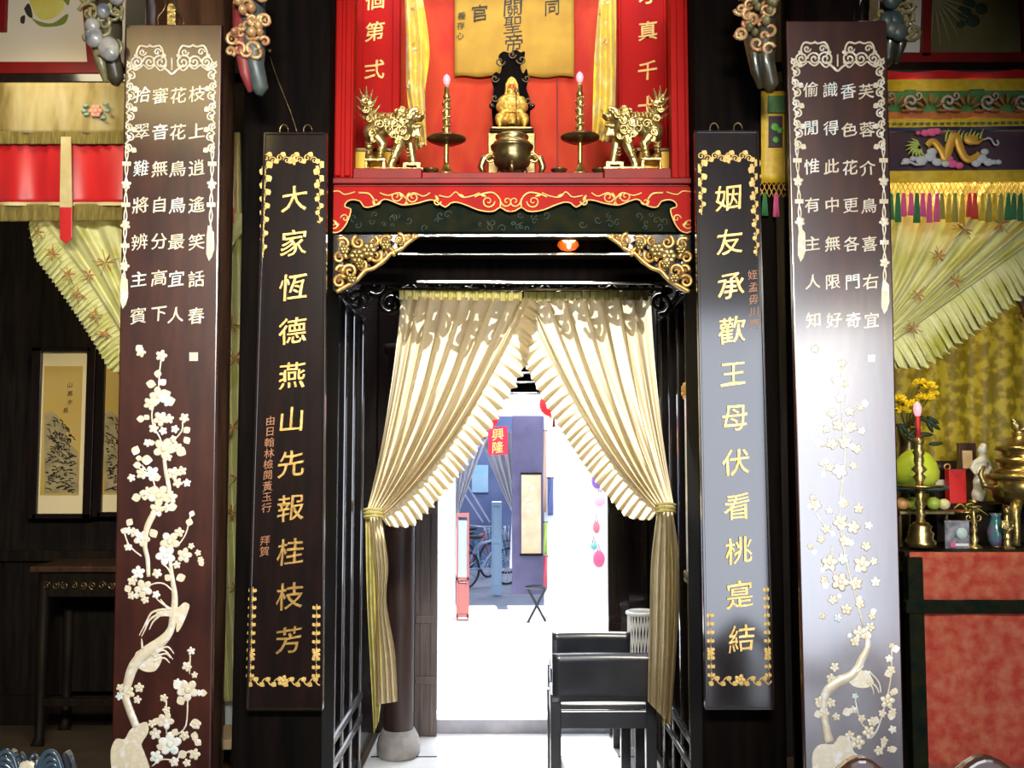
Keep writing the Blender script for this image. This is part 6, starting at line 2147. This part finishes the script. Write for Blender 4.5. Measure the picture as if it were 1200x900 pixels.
# goods hanging by the white wall
brd = P(700, 640, 8.4)
db = thing('display_board', 'white board with hanging goods at the sunlit side of the courtyard', 'display', (brd.x, 8.45, 0))
a, b = P(692, 545, 8.45), P(716, 700, 8.45)
obj('board', box1(a.x, b.x, 8.45, 8.48, .35, a.z + .03), WHITEPAINT, db, bev=.003)
for x in (a.x + .01, b.x - .03):
    obj('leg', box1(x, x + .02, 8.48, 8.50, 0, a.z), WHITEPAINT, db)
for i, (x, y, rx, rz, cc, lab) in enumerate(((700, 563, .05, .07, (.20, .08, .36), 'violet silk pouch, topmost on the white display board'), (703, 585, .05, .06, (.72, .40, .48), 'pale pink silk pouch under the violet one'),
                                             (699, 618, .03, .05, (.70, .12, .16), 'small red silk pouch in the middle of the white display board'), (702, 655, .05, .07, (.66, .08, .20), 'crimson silk pouch, lowest on the white display board'), (696, 640, .03, .03, (.15, .40, .36), 'small teal silk pouch above the crimson one'))):
    c_ = P(x, y, 8.40)
    ph_ = thing('silk_pouch', lab, 'pouch', c_, 'silk pouches on the white display board')
    obj('bag', MB().ell(c_, rx, .025, rz, 16, 10), mat('pouch silk %d' % i, cc, .5, sheen=.3), ph_)
    obj('string', MB().tube([c_ + Vector((-.012, 0, rz * .9)), c_ + Vector((0, .02, rz + .05)), c_ + Vector((.012, 0, rz * .9))], .003, 6).tube([c_ + Vector((0, .02, rz + .05)), c_ + Vector((0, .05, rz + .05))], .003, 6), DEEPRED, ph_)

# ================================================================== CARVED SEATS IN FRONT
def carved_chair(label, cx, Y0, ztop, humps, wid, wings, cap):
    root = thing('carved_chair', label, 'chair', (cx, Y0 - .25, 0), 'carved hardwood seats at the front')
    D = .46
    for sx in (-1, 1):
        x = cx + sx * (wid / 2 - .03)
        obj('leg', MB().tube([(x, Y0, 0), (x, Y0, .45), (x, Y0, ztop - .12)], .022, 10), CHAIRW, root)
        obj('leg', MB().tube([(x, Y0 - D, 0), (x, Y0 - D, .45)], .024, 10), CHAIRW, root)
        obj('arm', MB().tube([(x, Y0, .68), (x + sx * .01, Y0 - D * .5, .66), (x, Y0 - D, .62), (x, Y0 - D, .45)], .018, 10), CHAIRW, root)
    obj('seat', box1(cx - wid / 2, cx + wid / 2, Y0 - D - .02, Y0 + .02, .43, .47), CHAIRW, root, bev=.008)
    obj('apron', box1(cx - wid / 2 + .03, cx + wid / 2 - .03, Y0 - D, Y0 - D + .02, .36, .43), CHAIRW, root, bev=.004)
    obj('stretcher', box1(cx - wid / 2 + .03, cx + wid / 2 - .03, Y0 - .02, Y0, .14, .17), CHAIRW, root, bev=.003)
    n = 60
    top = []
    for i in range(n + 1):
        x = -wid / 2 + wid * i / n
        z = -.10
        for hx, hw, hh in humps:
            d = abs(x - hx) / hw
            if d < 1:
                z = max(z, -.10 + (.10 + hh) * (0.5 + .5 * cos(pi * d)))
        top.append((x, z))
    poly = [(x, z) for x, z in top] + [(x, z - .075) for x, z in top[::-1]]
    obj('crest_rail', MB().prism(poly, (cx, Y0 - .025, ztop), XV, ZV, NV, -.035, 0), cap, root, bev=.010, segs=3)
    obj('back_splat', MB().box(cx - .09, cx + .09, Y0 - .01, Y0 + .012, .47, ztop - .09), CHAIRW, root, bev=.004)
    for sx in (-1, 1):
        obj('back_slat', MB().box(cx + sx * wid * .3 - .015, cx + sx * wid * .3 + .015, Y0 - .006, Y0 + .01, .47, ztop - .13), CHAIRW, root, bev=.003)
    return root


Yc = 2.2
zc = P(45, 872, Yc).z
xc = P(45, 872, Yc).x
ch1 = carved_chair('dark carved chair with winged crest and pearl disc, before the inlaid tree plaque', xc, Yc, zc, [(0, .06, -.03), (-.055, .04, -.005), (.065, .04, -.008)], .56, True, CHAIRW)
mb = MB()
for sg in (1, -1):
    for i in range(4):
        q = smooth_line([(xc + sg * .016, zc - .06), (xc + sg * (.035 + .008 * i), zc - .008 - .010 * i), (xc + sg * (.062 + .006 * i), zc - .012 - .02 * i), (xc + sg * (.086 - .004 * i), zc - .085 - .012 * i)], 5)
        mb.tube([(x, Yc - .046, z) for x, z in q], .006, 7)
    mb.tube([(xc + sg * .004, Yc - .046, zc - .02), (xc + sg * .014, Yc - .046, zc - .006), (xc + sg * .024, Yc - .046, zc - .016), (xc + sg * .012, Yc - .046, zc - .05)], .005, 7)
obj('carved_wing', mb, mat('polished blue black carving', (.05, .08, .11), .2, coat=.8, coat_rough=.1), ch1)
obj('pearl_disc', MB().ell((xc, Yc - .046, zc - .050), .026, .008, .030, 20, 8), PEARL, ch1)
Yc = 2.2
x1_, x2_ = P(1006, 886, Yc).x, P(1146, 886, Yc).x
zc = P(1006, 886, Yc).z
xm = (x1_ + x2_) / 2
carved_chair('dark carved settee with a wavy gleaming crest in front of the silvery plaque', xm + .08, Yc, zc + .003, [(x1_ - xm - .08, .14, 0), (x2_ - xm - .07, .16, .002), (.42, .14, -.01)], 1.1, False,
             mat('gleaming red brown crest', (.10, .045, .030), .18, coat=1.0, coat_rough=.08))

bpy.data.objects.remove(_fo)
bpy.data.curves.remove(_fc)
